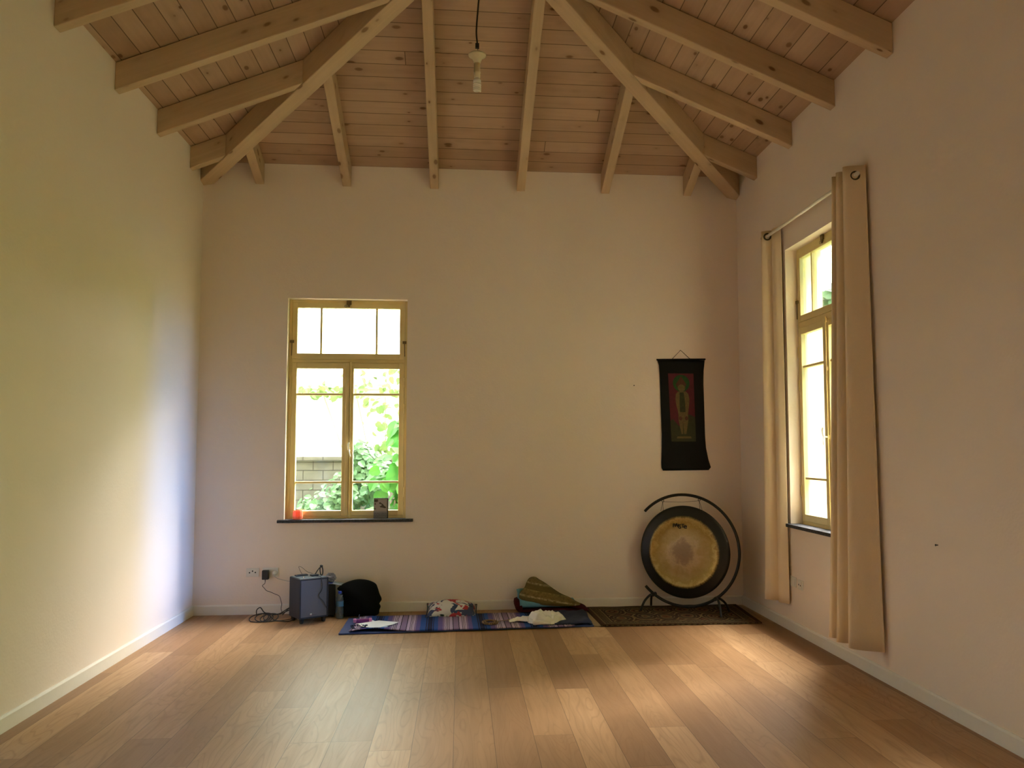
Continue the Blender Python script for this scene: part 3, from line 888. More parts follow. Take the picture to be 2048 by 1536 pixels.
flat([(-0.055, 0.146), (-0.049, 0.142), (-0.049, 0.128), (-0.056, 0.126), (-0.059, 0.136)], -0.0085).build('cover_print', MAT['dvddark'], cov)
flat([(-0.064, 0.094), (-0.05, 0.096), (-0.046, 0.086), (-0.064, 0.083)], -0.0085).build('cover_print', MAT['dvddark'], cov)
flat([(-0.066, 0.006), (-0.066, 0.066), (0.057, 0.066), (0.057, 0.006)], -0.0085, 0.0004).build('title_band', MAT['dvdband'], cov)
lt = MB()
for k in range(5):
    xa = -0.060 + k * 0.0235
    lt.box(xa, xa + 0.005, -0.0098, -0.0089, 0.018, 0.050).box(xa + 0.013, xa + 0.018, -0.0098, -0.0089, 0.018, 0.050)
    if k != 2:
        lt.box(xa + 0.005, xa + 0.013, -0.0098, -0.0089, 0.044, 0.050)
    if k in (0, 1, 4):
        lt.box(xa + 0.005, xa + 0.013, -0.0098, -0.0089, 0.018, 0.024)
lt.build('title_lettering', MAT['dvdtext'], cov)

# ------------------------------------------------------------------ sockets, adapter, plug
def socket_plate(label, loc, rotz, w, h, holes, x=0):
    r = thing('wall_socket', label, 'wall socket', loc, rotz, 'white wall sockets')
    MB().box(-w / 2, w / 2, -0.009, -0.0005, -h / 2, h / 2).build('cover_plate', MAT['socket'], r, bevel=0.003)
    MB().box(-w * 0.32, w * 0.32, -0.012, -0.009, -h * 0.34, h * 0.34).build('insert', MAT['socket'], r, bevel=0.002)
    for (a, b) in holes:
        MB().lathe([(0.0065, 0), (0.0065, 0.001)], 12, T(a, -0.012, b) @ RX(PI / 2)).build('pin_hole', MAT['hole'], r)
    return r
tri = [(-0.027, -0.002), (0, 0.012), (0.025, 0.0)]
socket_plate('white wall socket with three dark holes, left of the plugged adapter', (-1.905, YB, 0.382), 0, 0.118, 0.08, tri)
socket_plate('white wall socket holding the black power adapter', (-1.745, YB, 0.380), 0, 0.145, 0.085, [])
socket_plate('small white wall socket on the right wall between the two curtains', (XR, 6.655, 0.410), -PI / 2, 0.10, 0.08, [(-0.02, 0.0), (0.012, -0.004)])
socket_plate('white blank wall plate partly behind the far curtain', (XR, 6.80, 0.415), -PI / 2, 0.12, 0.08, [])

ad = thing('power_adapter', 'black power adapter plugged into the back wall socket with its thin cable', 'power adapter', (-1.782, YB - 0.012, 0.365))
MB().box(-0.029, 0.029, -0.05, 0.0, -0.045, 0.040).build('body', MAT['black'], ad, bevel=0.006)
MB().tube([(-0.002, -0.025, -0.045), (-0.002, -0.025, -0.066)], [0.005, 0.003], 8).build('strain_relief', MAT['black'], ad)
cab = spline([(-0.002, -0.025, -0.064), (-0.006, -0.026, -0.082), (-0.026, -0.028, -0.10), (-0.012, -0.028, -0.118), (0.012, -0.03, -0.145), (0.04, -0.03, -0.155), (0.09, -0.03, -0.178), (0.13, -0.04, -0.195), (0.15, -0.06, -0.235), (0.163, -0.09, -0.262), (0.165, -0.12, -0.30), (0.19, -0.15, -0.345)], 6)
MB().tube(cab, 0.0028, 6).build('cable', MAT['black'], ad, smooth=True)
pl = thing('power_plug', 'small white plug with grey cable in the socket behind the speaker', 'plug', (-1.705, YB - 0.012, 0.372))
MB().lathe([(0.020, 0), (0.020, 0.012), (0.013, 0.03), (0.006, 0.042)], 14, RX(PI / 2)).build('body', MAT['socket'], pl, smooth=True)
MB().tube(spline([(0, -0.04, 0), (0.02, -0.05, -0.03), (0.06, -0.045, -0.05), (0.12, -0.04, -0.065), (0.20, -0.04, -0.09), (0.26, -0.06, -0.18)], 6), 0.003, 6).build('cable', MAT['grey'], pl, smooth=True)

# tangled cables on the floor
cb = thing('cable_tangle', 'tangled black cables lying on the floor left of the grey speaker', 'cables', (-1.70, 7.80, 0))
rr = random.Random(3)
def coil(cx, cy, rx, ry, turns, z, ph):
    out = []
    n = int(turns * 14)
    for i in range(n):
        a = ph + i / 14 * 2 * PI
        j = 1 + 0.22 * math.sin(i * 0.37 + ph)
        out.append((cx + rx * j * math.cos(a) + 0.02 * math.sin(i * 0.21), cy + ry * j * math.sin(a), z + 0.018 + 0.018 * math.sin(i * 0.45 + ph)))
    return out
MB().tube(spline(coil(-0.05, 0.0, 0.075, 0.10, 2.3, 0.0, 0.4) + [(0.08, 0.10, 0.03), (0.16, 0.12, 0.06), (0.24, 0.10, 0.07)], 3), 0.0048, 6).build('cable', MAT['black'], cb, smooth=True)
MB().tube(spline(coil(0.02, -0.03, 0.06, 0.085, 1.9, 0.005, 2.2) + [(0.10, 0.02, 0.05), (0.17, 0.08, 0.09), (0.24, 0.12, 0.11)], 3), 0.0045, 6).build('cable', MAT['black'], cb, smooth=True)
MB().tube(spline([(-0.11, 0.04, 0.03), (-0.115, 0.06, 0.075), (-0.085, 0.07, 0.095), (-0.05, 0.05, 0.06), (0.0, 0.02, 0.04), (0.06, -0.06, 0.012), (0.12, -0.09, 0.008), (0.19, -0.06, 0.01), (0.25, 0.02, 0.01)], 6), 0.0045, 6).build('cable', MAT['black'], cb, smooth=True)
MB().tube(spline([(-0.13, -0.10, 0.006), (-0.05, -0.13, 0.006), (0.03, -0.12, 0.008), (0.10, -0.10, 0.008), (0.19, -0.12, 0.006), (0.25, -0.02, 0.006)], 6), 0.0045, 6).build('cable', MAT['black'], cb, smooth=True)

# ------------------------------------------------------------------ speaker
TH = math.radians(32)
spk = thing('speaker', 'black portable speaker with grey grille standing on the floor below the window', 'speaker', (-1.382, 7.545, 0), TH)
SW, SD, SZ0, SZ1 = 0.262, 0.245, 0.042, 0.385
MB().box(0, SW, 0.012, SD, SZ0, SZ1).build('cabinet', MAT['cabinet'], spk, bevel=0.006)
MB().box(0.0, 0.013, 0, 0.012, SZ0, SZ1).box(SW - 0.013, SW, 0, 0.012, SZ0, SZ1).box(0.013, SW - 0.013, 0, 0.012, SZ0, SZ0 + 0.014).box(0.013, SW - 0.013, 0, 0.012, SZ1 - 0.014, SZ1).build('front_frame', MAT['black'], spk, bevel=0.002)
gr = MB().box(0.013, SW - 0.013, 0.003, 0.012, SZ0 + 0.014, SZ1 - 0.014).build('grille', MAT['grille'], spk)
MB().lathe([(0.0085, 0), (0.0085, 0.002), (0.006, 0.003)], 16, T(0.105, 0.003, 0.076) @ RX(PI / 2)).box(0.117, 0.152, 0.0015, 0.003, 0.0745, 0.0775).build('badge', MAT['silver'], gr)
tp = MB().box(0.012, SW - 0.012, 0.02, SD - 0.012, SZ1, SZ1 + 0.004).build('control_panel', MAT['topplate'], spk, bevel=0.002)
MB().lathe([(0.009, 0), (0.008, 0.012)], 14, T(0.06, 0.06, SZ1 + 0.004)).build('knob', MAT['silver'], tp)
for (a, b) in ((0.03, 0.03), (SW - 0.03, 0.03), (0.03, SD - 0.03), (SW - 0.03, SD - 0.03)):
    MB().lathe([(0.013, 0), (0.018, 0.01), (0.022, SZ0)], 14, T(a, b, 0)).build('foot', MAT['black'], spk)
MB().tube(spline([(0.03, SD + 0.004, 0.12), (0.0, SD + 0.03, 0.09), (-0.05, SD + 0.02, 0.05)], 5), 0.004, 6).build('power_cable', MAT['black'], spk, smooth=True)

def on_speaker(x, y, z=0.0):
    p = Matrix.Rotation(TH, 4, 'Z') @ Vector((x, y, 0)) + Vector(spk.location)
    return (p.x, p.y, SZ1 + 0.004 + z)
dvx = thing('music_player', 'flat black device lying at the back of the speaker top', 'music player', on_speaker(0.085, 0.185), TH)
MB().box(-0.055, 0.055, -0.022, 0.022, 0, 0.012).build('body', MAT['black'], dvx, bevel=0.003)
MB().box(-0.035, 0.05, -0.018, 0.018, 0.012, 0.013).build('screen', MAT['hole'], dvx)
lp = MB().tube(spline([(0.02, 0.022, 0.006), (0.01, 0.05, 0.035), (-0.005, 0.05, 0.075), (0.02, 0.04, 0.068), (0.06, 0.02, 0.03), (0.10, -0.01, 0.012)], 6), 0.0018, 6).build('cable', MAT['black'], dvx, smooth=True)
mic = thing('headset_microphone', 'black headset microphone standing up in loops on the speaker top', 'microphone', on_speaker(0.185, 0.105), TH)
MB().box(-0.045, 0.02, -0.025, 0.025, 0, 0.016).build('transmitter', MAT['black'], mic, bevel=0.005)
MB().tube(spline([(-0.005, 0, 0.014), (0.012, 0, 0.04), (0.03, 0, 0.062), (0.042, 0, 0.072)], 5), 0.0045, 8).tube(spline([(0.042, 0, 0.074), (0.040, 0, 0.045), (0.044, -0.01, 0.01), (0.056, -0.01, 0.004), (0.066, 0, 0.02), (0.066, 0, 0.05), (0.060, 0, 0.075)], 5), 0.005, 8).build('band', MAT['black'], mic, smooth=True)
MB().lathe([(0.002, -0.013), (0.011, -0.009), (0.0145, 0), (0.011, 0.009), (0.002, 0.013)], 14, T(0.052, 0, 0.082)).build('microphone_head', MAT['black'], mic, smooth=True)
wire = spline([(-0.02, -0.02, 0.004), (0.0, -0.07, 0.004), (0.008, -0.1015, 0.003), (0.01, -0.109, -0.02), (0.02, -0.109, -0.07), (0.012, -0.109, -0.115), (-0.012, -0.109, -0.15), (-0.002, -0.109, -0.175), (0.03, -0.109, -0.21), (0.048, -0.109, -0.245), (0.062, -0.108, -0.27)], 6)
MB().tube(wire, 0.0024, 6).build('thin_wire', MAT['black'], mic, smooth=True)

# second box behind the speaker
bx = thing('speaker_box', 'narrow black box between the grey speaker and the black bag', 'box', (-1.20, 7.87, 0), math.radians(8))
MB().box(-0.08, 0.075, 0, 0.15, 0.012, 0.283).build('body', MAT['cabinet'], bx, bevel=0.006)
for (a, b) in ((-0.06, 0.02), (0.055, 0.02), (-0.06, 0.13), (0.055, 0.13)):
    MB().lathe([(0.012, 0), (0.014, 0.0125)], 10, T(a, b, 0)).build('foot', MAT['black'], bx)
fd = thing('folded_leaflet', 'pale blue folded leaflet lying on the narrow black box', 'leaflet', (-1.165, 7.93, 0.284))
fp = MB()
fp.grid(lambda u, v: (-0.09 + 0.20 * u, -0.05 + 0.11 * v, 0.006 + 0.012 * math.sin(u * 5) * u + 0.004 * v), 10, 4)
fp.build('sheet', MAT['paleblue'], fd, smooth=True, solid=0.003)
MB().box(-0.085, 0.01, -0.045, 0.05, 0.014, 0.02).build('blue_cover', MAT['capblue'], fd)
pb = MB()
def crumple(u, v):
    a, b = u * 2 * PI, v * PI
    p = Vector((math.cos(a) * math.sin(b), math.sin(a) * math.sin(b), math.cos(b)))
    q = 1 + 0.45 * mnoise.noise(p * 2.3 + Vector((5, 1, 2)))
    return (p.x * 0.055 * q, p.y * 0.045 * q, 0.035 + p.z * 0.036 * q)
pb.grid(crumple, 22, 12, closeu=True)
o = pb.build('plastic_bag', MAT['bagplastic'], loc=(0, 0, 0))
o.location = (-1.185, 7.94, 0.306)
tag(o, 'crumpled clear plastic bag on top of the pale blue leaflet', 'plastic bag')

# black shoulder bag
bag = thing('shoulder_bag', 'slumped black bag on the floor against the back wall below the window', 'bag', (-0.91, 7.92, 0))
px = [(-0.170, 0.0), (-0.186, 0.05), (-0.184, 0.12), (-0.152, 0.20), (-0.176, 0.232), (-0.204, 0.25), (-0.160, 0.285), (-0.10, 0.312), (-0.03, 0.328), (0.03, 0.326), (0.09, 0.312), (0.14, 0.285), (0.158, 0.25), (0.178, 0.19), (0.197, 0.145), (0.176, 0.105), (0.188, 0.08), (0.178, 0.05), (0.172, 0.015), (0.14, 0.0), (0.06, -0.0), (-0.06, 0.0)]
bsp = [(p.x, p.y) for p in spline([(a, b, 0) for a, b in px + [px[0]]], 3)][:-1]
bg = MB()
def bagfn(x, z, d):
    w = 1 + 0.5 * mnoise.noise(Vector((x * 9, z * 9, d * 6)))
    return (x, d * w - 0.02 + 0.05 * (1 - z / 0.33) * (1 if d < 0 else 0.6) * (-1 if d < 0 else 1) * (abs(d) / 0.09), max(z, 0.0))
bg.inflate(bsp, bagfn, 0.085, 8, 2.6)
bg.build('body', MAT['blackcloth'], bag, smooth=True, merge=True)
MB().tube(spline([(-0.17, -0.06, 0.20), (-0.08, -0.098, 0.225), (0.03, -0.105, 0.21), (0.12, -0.095, 0.20), (0.17, -0.05, 0.17)], 6), 0.008, 8).build('strap', MAT['blackcloth'], bag, smooth=True)
MB().tube(spline([(-0.13, -0.085, 0.245), (-0.03, -0.09, 0.272), (0.06, -0.09, 0.268), (0.13, -0.07, 0.235)], 6), 0.004, 6).build('zipper', MAT['black'], bag, smooth=True)

# water bottle
wb = thing('water_bottle', 'clear plastic water bottle with blue cap in front of the black bag', 'bottle', (-1.075, 7.80, 0))
MB().lathe([(0.026, 0.0), (0.032, 0.004), (0.033, 0.03), (0.031, 0.036), (0.033, 0.042), (0.033, 0.085), (0.0305, 0.093), (0.033, 0.10), (0.0335, 0.155), (0.030, 0.18), (0.022, 0.203), (0.0145, 0.216), (0.0145, 0.222)], 20).build('body', MAT['water'], wb, smooth=True)
MB().lathe([(0.0342, 0.108), (0.0342, 0.152), (0.0335, 0.154)], 20, cap=False).build('wrapper', MAT['labelblue'], wb, smooth=True)
MB().lathe([(0.0165, 0.220), (0.0165, 0.238), (0.014, 0.240)], 16).build('cap', MAT['capblue'], wb)

# ------------------------------------------------------------------ mat, blanket and what lies on it
ym = MB()
matc = [(-0.985, 7.095), (1.135, 7.19), (1.150, 7.80), (-0.985, 7.74)]
def quad(c, u, v):
    a = Vector(c[0]).lerp(Vector(c[1]), u)
    b = Vector(c[3]).lerp(Vector(c[2]), u)
    return a.lerp(b, v)
def mat_fn(u, v):
    p = quad(matc, u, v)
    return (p.x, p.y, 0.008 + 0.001 * math.sin(u * 30))
ym.grid(mat_fn, 40, 8)
o = ym.build('yoga_mat', MAT['bluemat'], loc=(0, 7.45, 0), smooth=False, solid=0.010)
tag(o, 'dark blue mat under the striped blanket, its left end showing', 'mat')
sb = MB()
blc = [(-0.905, 7.085), (0.97, 7.165), (1.02, 7.80), (-0.885, 7.76)]
def bl_fn(u, v):
    p = quad(blc, u, v)
    z = 0.019 + 0.003 * mnoise.noise(Vector((u * 16, v * 5, 0))) + 0.0015 * math.sin(u * 40)
    hump = math.exp(-((u - 0.10) / 0.10) ** 2) * math.exp(-(v / 0.16) ** 2)
    p.y += 0.05 * hump
    e = 0.012 * mnoise.noise(Vector((u * 12, 7.7, 1))) * (1 - v)
    return (p.x, p.y + e, z + 0.022 * hump)
sb.grid(bl_fn, 140, 16, lambda u, v: (0.10 + quad(blc, u, v).x - blc[0][0] + 0.012 * v, v * 0.68))
o = sb.build('striped_blanket', MAT['stripes'], loc=(0, 7.45, 0), smooth=True, solid=0.006)
tag(o, 'striped blue, purple and pink blanket spread along the back wall', 'blanket')
# dark folded cloth on the right end
nv = MB()
nvc = [(0.80, 7.20), (1.125, 7.215), (1.15, 7.78), (0.86, 7.78)]
nv.grid(lambda u, v: (*quad(nvc, u, v), 0.030 + 0.010 * mnoise.noise(Vector((u * 5, v * 5, 2))) + 0.006 * math.sin(v * 9) - (0.012 if u > 0.95 else 0)), 24, 18)
o = nv.build('folded_cloth', MAT['navy'], loc=(0.98, 7.5, 0.02), smooth=True, solid=0.010)
tag(o, 'dark navy cloth folded on the right end of the mat', 'cloth')

BZ = 0.0235                                   # top of the blanket
# papers
pp = MB()
A = [(-0.862, 7.325), (-0.70, 7.165), (-0.52, 7.385), (-0.700, 7.525)]
pp.grid(lambda u, v: (*quad(A, u, v), BZ + 0.004 + 0.016 * max(0, 1 - u * 4) * (1 - v) + 0.010 * max(0, (v - 0.75) * 4) * u + 0.006 * u * (1 - v)), 12, 12)
o = pp.build('paper_sheet', MAT['paper'], loc=(-0.69, 7.35, BZ), smooth=True, solid=0.0006)
tag(o, 'white paper sheet lying on top at the left end of the striped blanket', 'paper', 'white paper sheets')
pp = MB()
A2 = [(-0.80, 7.40), (-0.64, 7.19), (-0.60, 7.27), (-0.76, 7.56)]
pp.grid(lambda u, v: (*quad(A2, u, v), BZ + 0.0008 + 0.0012 * v), 8, 8)
o = pp.build('paper_sheet', MAT['paper'], loc=(-0.69, 7.35, BZ), smooth=True, solid=0.0006)
tag(o, 'second white paper sheet mostly hidden below the top sheet', 'paper', 'white paper sheets')
# purple case with pink ends
pc = thing('pen_case', 'slim purple case with pink ends lying behind the white paper', 'case', (-0.835, 7.475, BZ), math.radians(8))
MB().tube([(-0.055, 0, 0.017), (0.055, 0, 0.017)], 0.014, 12).box(-0.055, 0.055, -0.022, 0.022, 0.0, 0.012).build('body', MAT['purple'], pc, bevel=0.002)
for q in (-0.066, 0.066):
    MB().box(q - 0.013, q + 0.013, -0.018, 0.018, 0.002, 0.034).build('pink_end', MAT['pink'], pc, bevel=0.006)
MB().tube(spline([(-0.03, 0.02, 0.03), (-0.03, 0.045, 0.045), (-0.026, 0.06, 0.055)], 4), 0.004, 6).build('loop', MAT['navy'], pc)
# bead strings: every bead a part
def beads(root, mat, pts, r):
    first = None
    for p in pts:
        if first is None:
            first = MB().lathe([(r * 0.12, -r), (r * 0.8, -r * 0.6), (r, 0), (r * 0.8, r * 0.6), (r * 0.12, r)], 9).build('bead', mat, root, smooth=True)
            o = first
        else:
            o = first.copy()
            COL.objects.link(o)
        o.location = p
    MB().tube(pts, 0.0012, 5, True).build('string', MAT['cord'], root)
nb = thing('bead_necklace', 'string of small dark blue beads left of the white paper', 'bead string', (-0.845, 7.255, BZ))
beads(nb, MAT['navy'], [(0.055 * math.cos(a) * (1 + 0.3 * math.sin(3 * a)), 0.085 * math.sin(a) + 0.02 * math.sin(5 * a), 0.0085) for a in [k / 26 * 2 * PI for k in range(26)]], 0.0078)
mb_ = thing('prayer_beads', 'string of brown wooden beads coiled on the striped blanket', 'bead string', (0.256, 7.325, BZ))
bp = []
for k in range(44):
    a = k / 44 * 2 * PI * 2
    q = 1.0 if k < 22 else 0.66
    bp.append((0.064 * q * math.cos(a), 0.090 * q * math.sin(a), 0.009 + (0.002 if k >= 22 else 0)))
beads(mb_, MAT['wood'], bp, 0.0085)
MB().tube(spline([(0.06, 0.03, 0.008), (0.10, 0.06, 0.007), (0.15, 0.09, 0.006), (0.175, 0.10, 0.006)], 5), [0.003] * 12 + [0.006] * 4, 6).build('tassel', MAT['wood'], mb_, smooth=True)

# white crumpled cloth
wc = thing('white_cloth', 'crumpled white cloth lying in a heap on the striped blanket', 'cloth', (0.735, 7.34, BZ))
h = MB()
def heap(u, v):
    a, r = u * 2 * PI, v
    rx, ry = 0.172, 0.130
    lob = 1 + 0.07 * math.sin(3 * a + 0.6) + 0.05 * math.sin(5 * a + 2)
    x, y = rx * r * lob * math.cos(a), ry * r * lob * math.sin(a)
    prof = (1 - r ** 4.0) ** 0.7
    ri = mnoise.noise(Vector((x * 14, y * 12, 0.3)))
    ri2 = abs(mnoise.noise(Vector((x * 24 + y * 10, y * 15 - x * 6, 1.7))))
    two = 0.80 + 0.20 * abs(math.sin((x - 0.02) * 21))
    z = 0.074 * prof * two * (1 + 0.34 * ri) + 0.045 * prof * (0.30 - ri2) + 0.012 * prof * math.sin(x * 60 + y * 35 + 4 * ri) + 0.004
    return (x, y, max(z, 0.003))
h.grid(heap, 110, 44, closeu=True)
h.build('heap', MAT['cloth'], wc, smooth=True, merge=True)
t = MB()
t.grid(lambda u, v: (-0.315 + 0.165 * u, -0.01 + 0.05 * math.sin(u * 3) + (v - 0.5) * (0.05 + 0.05 * u), 0.010 + 0.028 * math.sin(v * PI) * (0.4 + u) + 0.014 * mnoise.noise(Vector((u * 6, v * 4, 8)))), 20, 8)
t.build('loose_end', MAT['cloth'], wc, smooth=True, solid=0.003)
rl = MB().tube(spline([(-0.12, -0.145, 0.022), (-0.085, -0.155, 0.026), (-0.03, -0.15, 0.022), (0.03, -0.148, 0.014)], 5), [0.016, 0.020, 0.022, 0.022, 0.021, 0.02, 0.02, 0.019, 0.018, 0.017, 0.016, 0.015, 0.013, 0.012, 0.010, 0.008], 10)
rl.build('rolled_edge', MAT['cloth'], wc, smooth=True)

# ------------------------------------------------------------------ cushions
def pillow(mb, a, b, h, mat, pin=0.10, n=20, flat_bottom=False, ex=2.6):
    for sg in (1, -1):
        def fn(u, v):
            x, y = 2 * u - 1, 2 * v - 1
            px_ = a * x * (1 - pin * (1 - y * y) * x * x * 0.6)
            py_ = b * y * (1 - pin * (1 - x * x) * y * y * 0.6)
            z = h * ((1 - abs(x) ** ex) * (1 - abs(y) ** ex)) ** 0.55
            z *= 1 + 0.10 * mnoise.noise(Vector((x * 2.2 + sg, y * 2.2, 3)))
            if sg < 0:
                z = -z * (0.25 if flat_bottom else 1)
            return mat @ Vector((px_, py_, z))
        mb.grid(fn, n, n)
    return mb
ck = thing('floral_cushion', 'white cushion with blue and red flower print at the back edge of the blanket', 'cushion', (-0.075, 7.83, 0.0))
pm = T(0, 0, 0.040) @ Matrix.Rotation(math.radians(2), 4, 'Y') @ Matrix.Rotation(math.radians(9), 4, 'X')
pillow(MB(), 0.232, 0.185, 0.098, pm, 0.16, flat_bottom=True, ex=1.7).build('cover', MAT['cushion'], ck, smooth=True, merge=True)
seam = [pm @ Vector((0.232 * x, 0.185 * y, 0)) for x, y in [(-1, -1), (-0.5, -0.955), (0, -0.94), (0.5, -0.955), (1, -1), (0.965, -0.5), (0.95, 0), (0.965, 0.5), (1, 1), (0.5, 0.955), (0, 0.94), (-0.5, 0.955), (-1, 1), (-0.965, 0.5), (-0.95, 0), (-0.965, -0.5)]]
MB().tube(seam, 0.005, 6, True).build('piping', MAT['navy'], ck, smooth=True)
tb = MB()
pillow(tb, 0.10, 0.02, 0.012, pm @ T(-0.02, -0.168, -0.006), 0.0, 8)
tb.build('dark_edge', MAT['navy'], ck, smooth=True, merge=True)

mr = thing('maroon_cushion', 'flat maroon cushion at the bottom of the stack by the back wall', 'cushion', (0.855, 7.90, 0.0))
mp = MB()
pillow(mp, 0.318, 0.145, 0.030, T(0, 0, 0.030), 0.03)
mp.build('cover', MAT['maroon'], mr, smooth=True, merge=True)
flp = MB()
pillow(flp, 0.035, 0.13, 0.065, T(-0.318, 0.0, 0.072) @ Matrix.Rotation(math.radians(-20), 4, 'Y'), 0.02, 12)
flp.build('raised_end', MAT['maroon'], mr, smooth=True, merge=True)
fl2 = MB()
pillow(fl2, 0.11, 0.13, 0.026, T(0.225, 0.0, 0.055) @ Matrix.Rotation(math.radians(16), 4, 'Y'), 0.02, 12)
fl2.build('folded_end', MAT['maroon'], mr, smooth=True, merge=True)
bc = thing('blue_blanket', 'folded light blue blanket between the maroon cushion and the olive pillow', 'blanket', (0.79, 7.90, 0.055))
fb = MB()
def slab(u, v):
    # rounded folded slab cross-section swept along x
    x = -0.245 + 0.515 * v
    a = u * 2 * PI
    c, s = math.cos(a), math.sin(a)
    yy = 0.125 * math.copysign(abs(c) ** 0.45, c)
    th = 0.038 - 0.012 * v
    zz = th * math.copysign(abs(s) ** 0.6, s)
    return (x, yy, 0.040 + zz - 0.008 * v + 0.004 * mnoise.noise(Vector((x * 12, a, 0))))
fb.grid(slab, 40, 24, closeu=True)
fb.add([slab(i / 40, 0) for i in range(40)], [tuple(range(40))])
fb.add([slab(i / 40, 1) for i in range(40)], [tuple(range(40))])
fb.build('folds', MAT['bluecloth'], bc, smooth=True, merge=True)
sd_ = MB()
sd_.grid(lambda u, v: (-0.262 + 0.06 * u + 0.012 * math.sin(v * 3), -0.02 + 0.14 * u, 0.03 + 0.135 * v - 0.02 * u), 8, 10)
sd_.build('upright_fold', MAT['bluecloth'], bc, smooth=True, solid=0.022)
op = thing('olive_pillow', 'olive brocade pillow leaning against the wall on top of the blue blanket', 'pillow', (0.80, 7.90, 0.14))
OP = [(0.545, 0.150), (0.555, 0.185), (0.60, 0.225), (0.628, 0.275), (0.655, 0.302), (0.70, 0.308), (0.735, 0.288), (0.80, 0.252), (0.865, 0.208), (0.93, 0.170), (1.00, 0.142), (1.055, 0.112), (1.098, 0.090), (1.06, 0.082), (0.97, 0.078), (0.86, 0.082), (0.75, 0.092), (0.66, 0.108), (0.59, 0.122)]
ob = MB()
osp = [(p.x, p.y) for p in spline([(a, b, 0) for a, b in OP + [OP[0]]], 3)][:-1]
def opfn(x, z, d):
    lean = -0.115 + (z - 0.10) * 0.95
    return (x - 0.80, lean + d * (0.9 + 0.35 * mnoise.noise(Vector((x * 7, z * 7, 1)))), z - 0.14 + abs(d) * 0.25 * (1 if d < 0 else 0))
ob.inflate(osp, opfn, 0.058, 8, 2.2)
ob.build('cover', MAT['brocade'], op, smooth=True, merge=True)
MB().tube([opfn(a, b, 0) for a, b in osp], 0.006, 6, True).build('piping', MAT['brocade'], op, smooth=True)

# ------------------------------------------------------------------ rug
rg = thing('patterned_rug', 'dark brown patterned rug under the gong', 'rug', (1.90, 7.62, 0))
rc = [(1.195, 7.185), (2.60, 7.165), (2.655, 8.03), (1.165, 8.03)]
r_ = MB()
def rug_fn(u, v):
    p = quad(rc, u, v)
    e = 0.014 * mnoise.noise(Vector((u * 9, 0, 4))) * (1 - v)
    return (p.x - 1.90, p.y + e - 7.62, 0.006 + 0.0015 * math.sin(u * 22) + 0.003 * mnoise.noise(Vector((u * 8, v * 4, 3))) + 0.003)
r_.grid(rug_fn, 60, 20, lambda u, v: (u * 1.48, v * 0.85))
r_.build('pile', MAT['rug'], rg, smooth=True, solid=0.009)
f_ = MB()
f_.grid(lambda u, v: (rug_fn(1, v)[0] + 0.016 * u + 0.006 * mnoise.noise(Vector((v * 18, u, 0))), rug_fn(1, v)[1] - 0.012 * u, 0.008 - 0.003 * u), 2, 40)
f_.build('fringe', MAT['fringe'], rg, solid=0.004)
f_ = MB()
f_.grid(lambda u, v: (rug_fn(0, v)[0] - 0.062 * u * (0.35 + 0.65 * math.sin(min(1, v + 0.25) * PI)), rug_fn(0, v)[1], 0.010 - 0.004 * u), 3, 40)
f_.build('woven_end', MAT['fringe'], rg, solid=0.004)

# ------------------------------------------------------------------ gong on its stand
GT = math.radians(-31)
GZ = 0.012
GL = (2.062, 7.70, GZ)
gs = thing('gong_stand', 'black round steel gong stand standing on the patterned rug', 'gong stand', GL, GT)
CXg, CZg, RG = 0.0, 0.562, 0.512
arc = []
a0, a1 = math.radians(137), math.radians(-137)
for i in range(73):
    a = a0 + (a1 - a0) * i / 72
    arc.append((CXg + RG * math.cos(a), 0, CZg + RG * math.sin(a)))
MB().tube(arc, 0.0135, 12).build('ring', MAT['blackmetal'], gs, smooth=True)
for sx in (-1, 1):
    jx = sx * 0.292
    jz = CZg - math.sqrt(RG * RG - jx * jx)
    for sy in (-1, 1):
        pts = spline([(jx, 0, jz + 0.005), (jx + sx * 0.030, sy * 0.04, jz - 0.006), (jx + sx * 0.062, sy * 0.105, jz - 0.055), (jx + sx * 0.082, sy * 0.155, 0.010)], 5)
        MB().tube(pts, 0.011, 9).build('leg', MAT['blackmetal'], gs, smooth=True)
    MB().lathe([(0.018, -0.03), (0.018, 0.03)], 12, T(jx, 0, jz) @ RX(PI / 2)).build('joint', MAT['blackmetal'], gs)
hk = []
for hx in (-0.198, 0.150):
    hz = CZg + math.sqrt(RG * RG - hx * hx)
    hk.append((hx, hz))
    MB().tube([(hx + 0.010 * math.cos(k / 10 * 2 * PI), 0, hz - 0.022 + 0.010 * math.sin(k / 10 * 2 * PI)) for k in range(10)], 0.003, 6, True).build('hook', MAT['blackmetal'], gs, smooth=True)

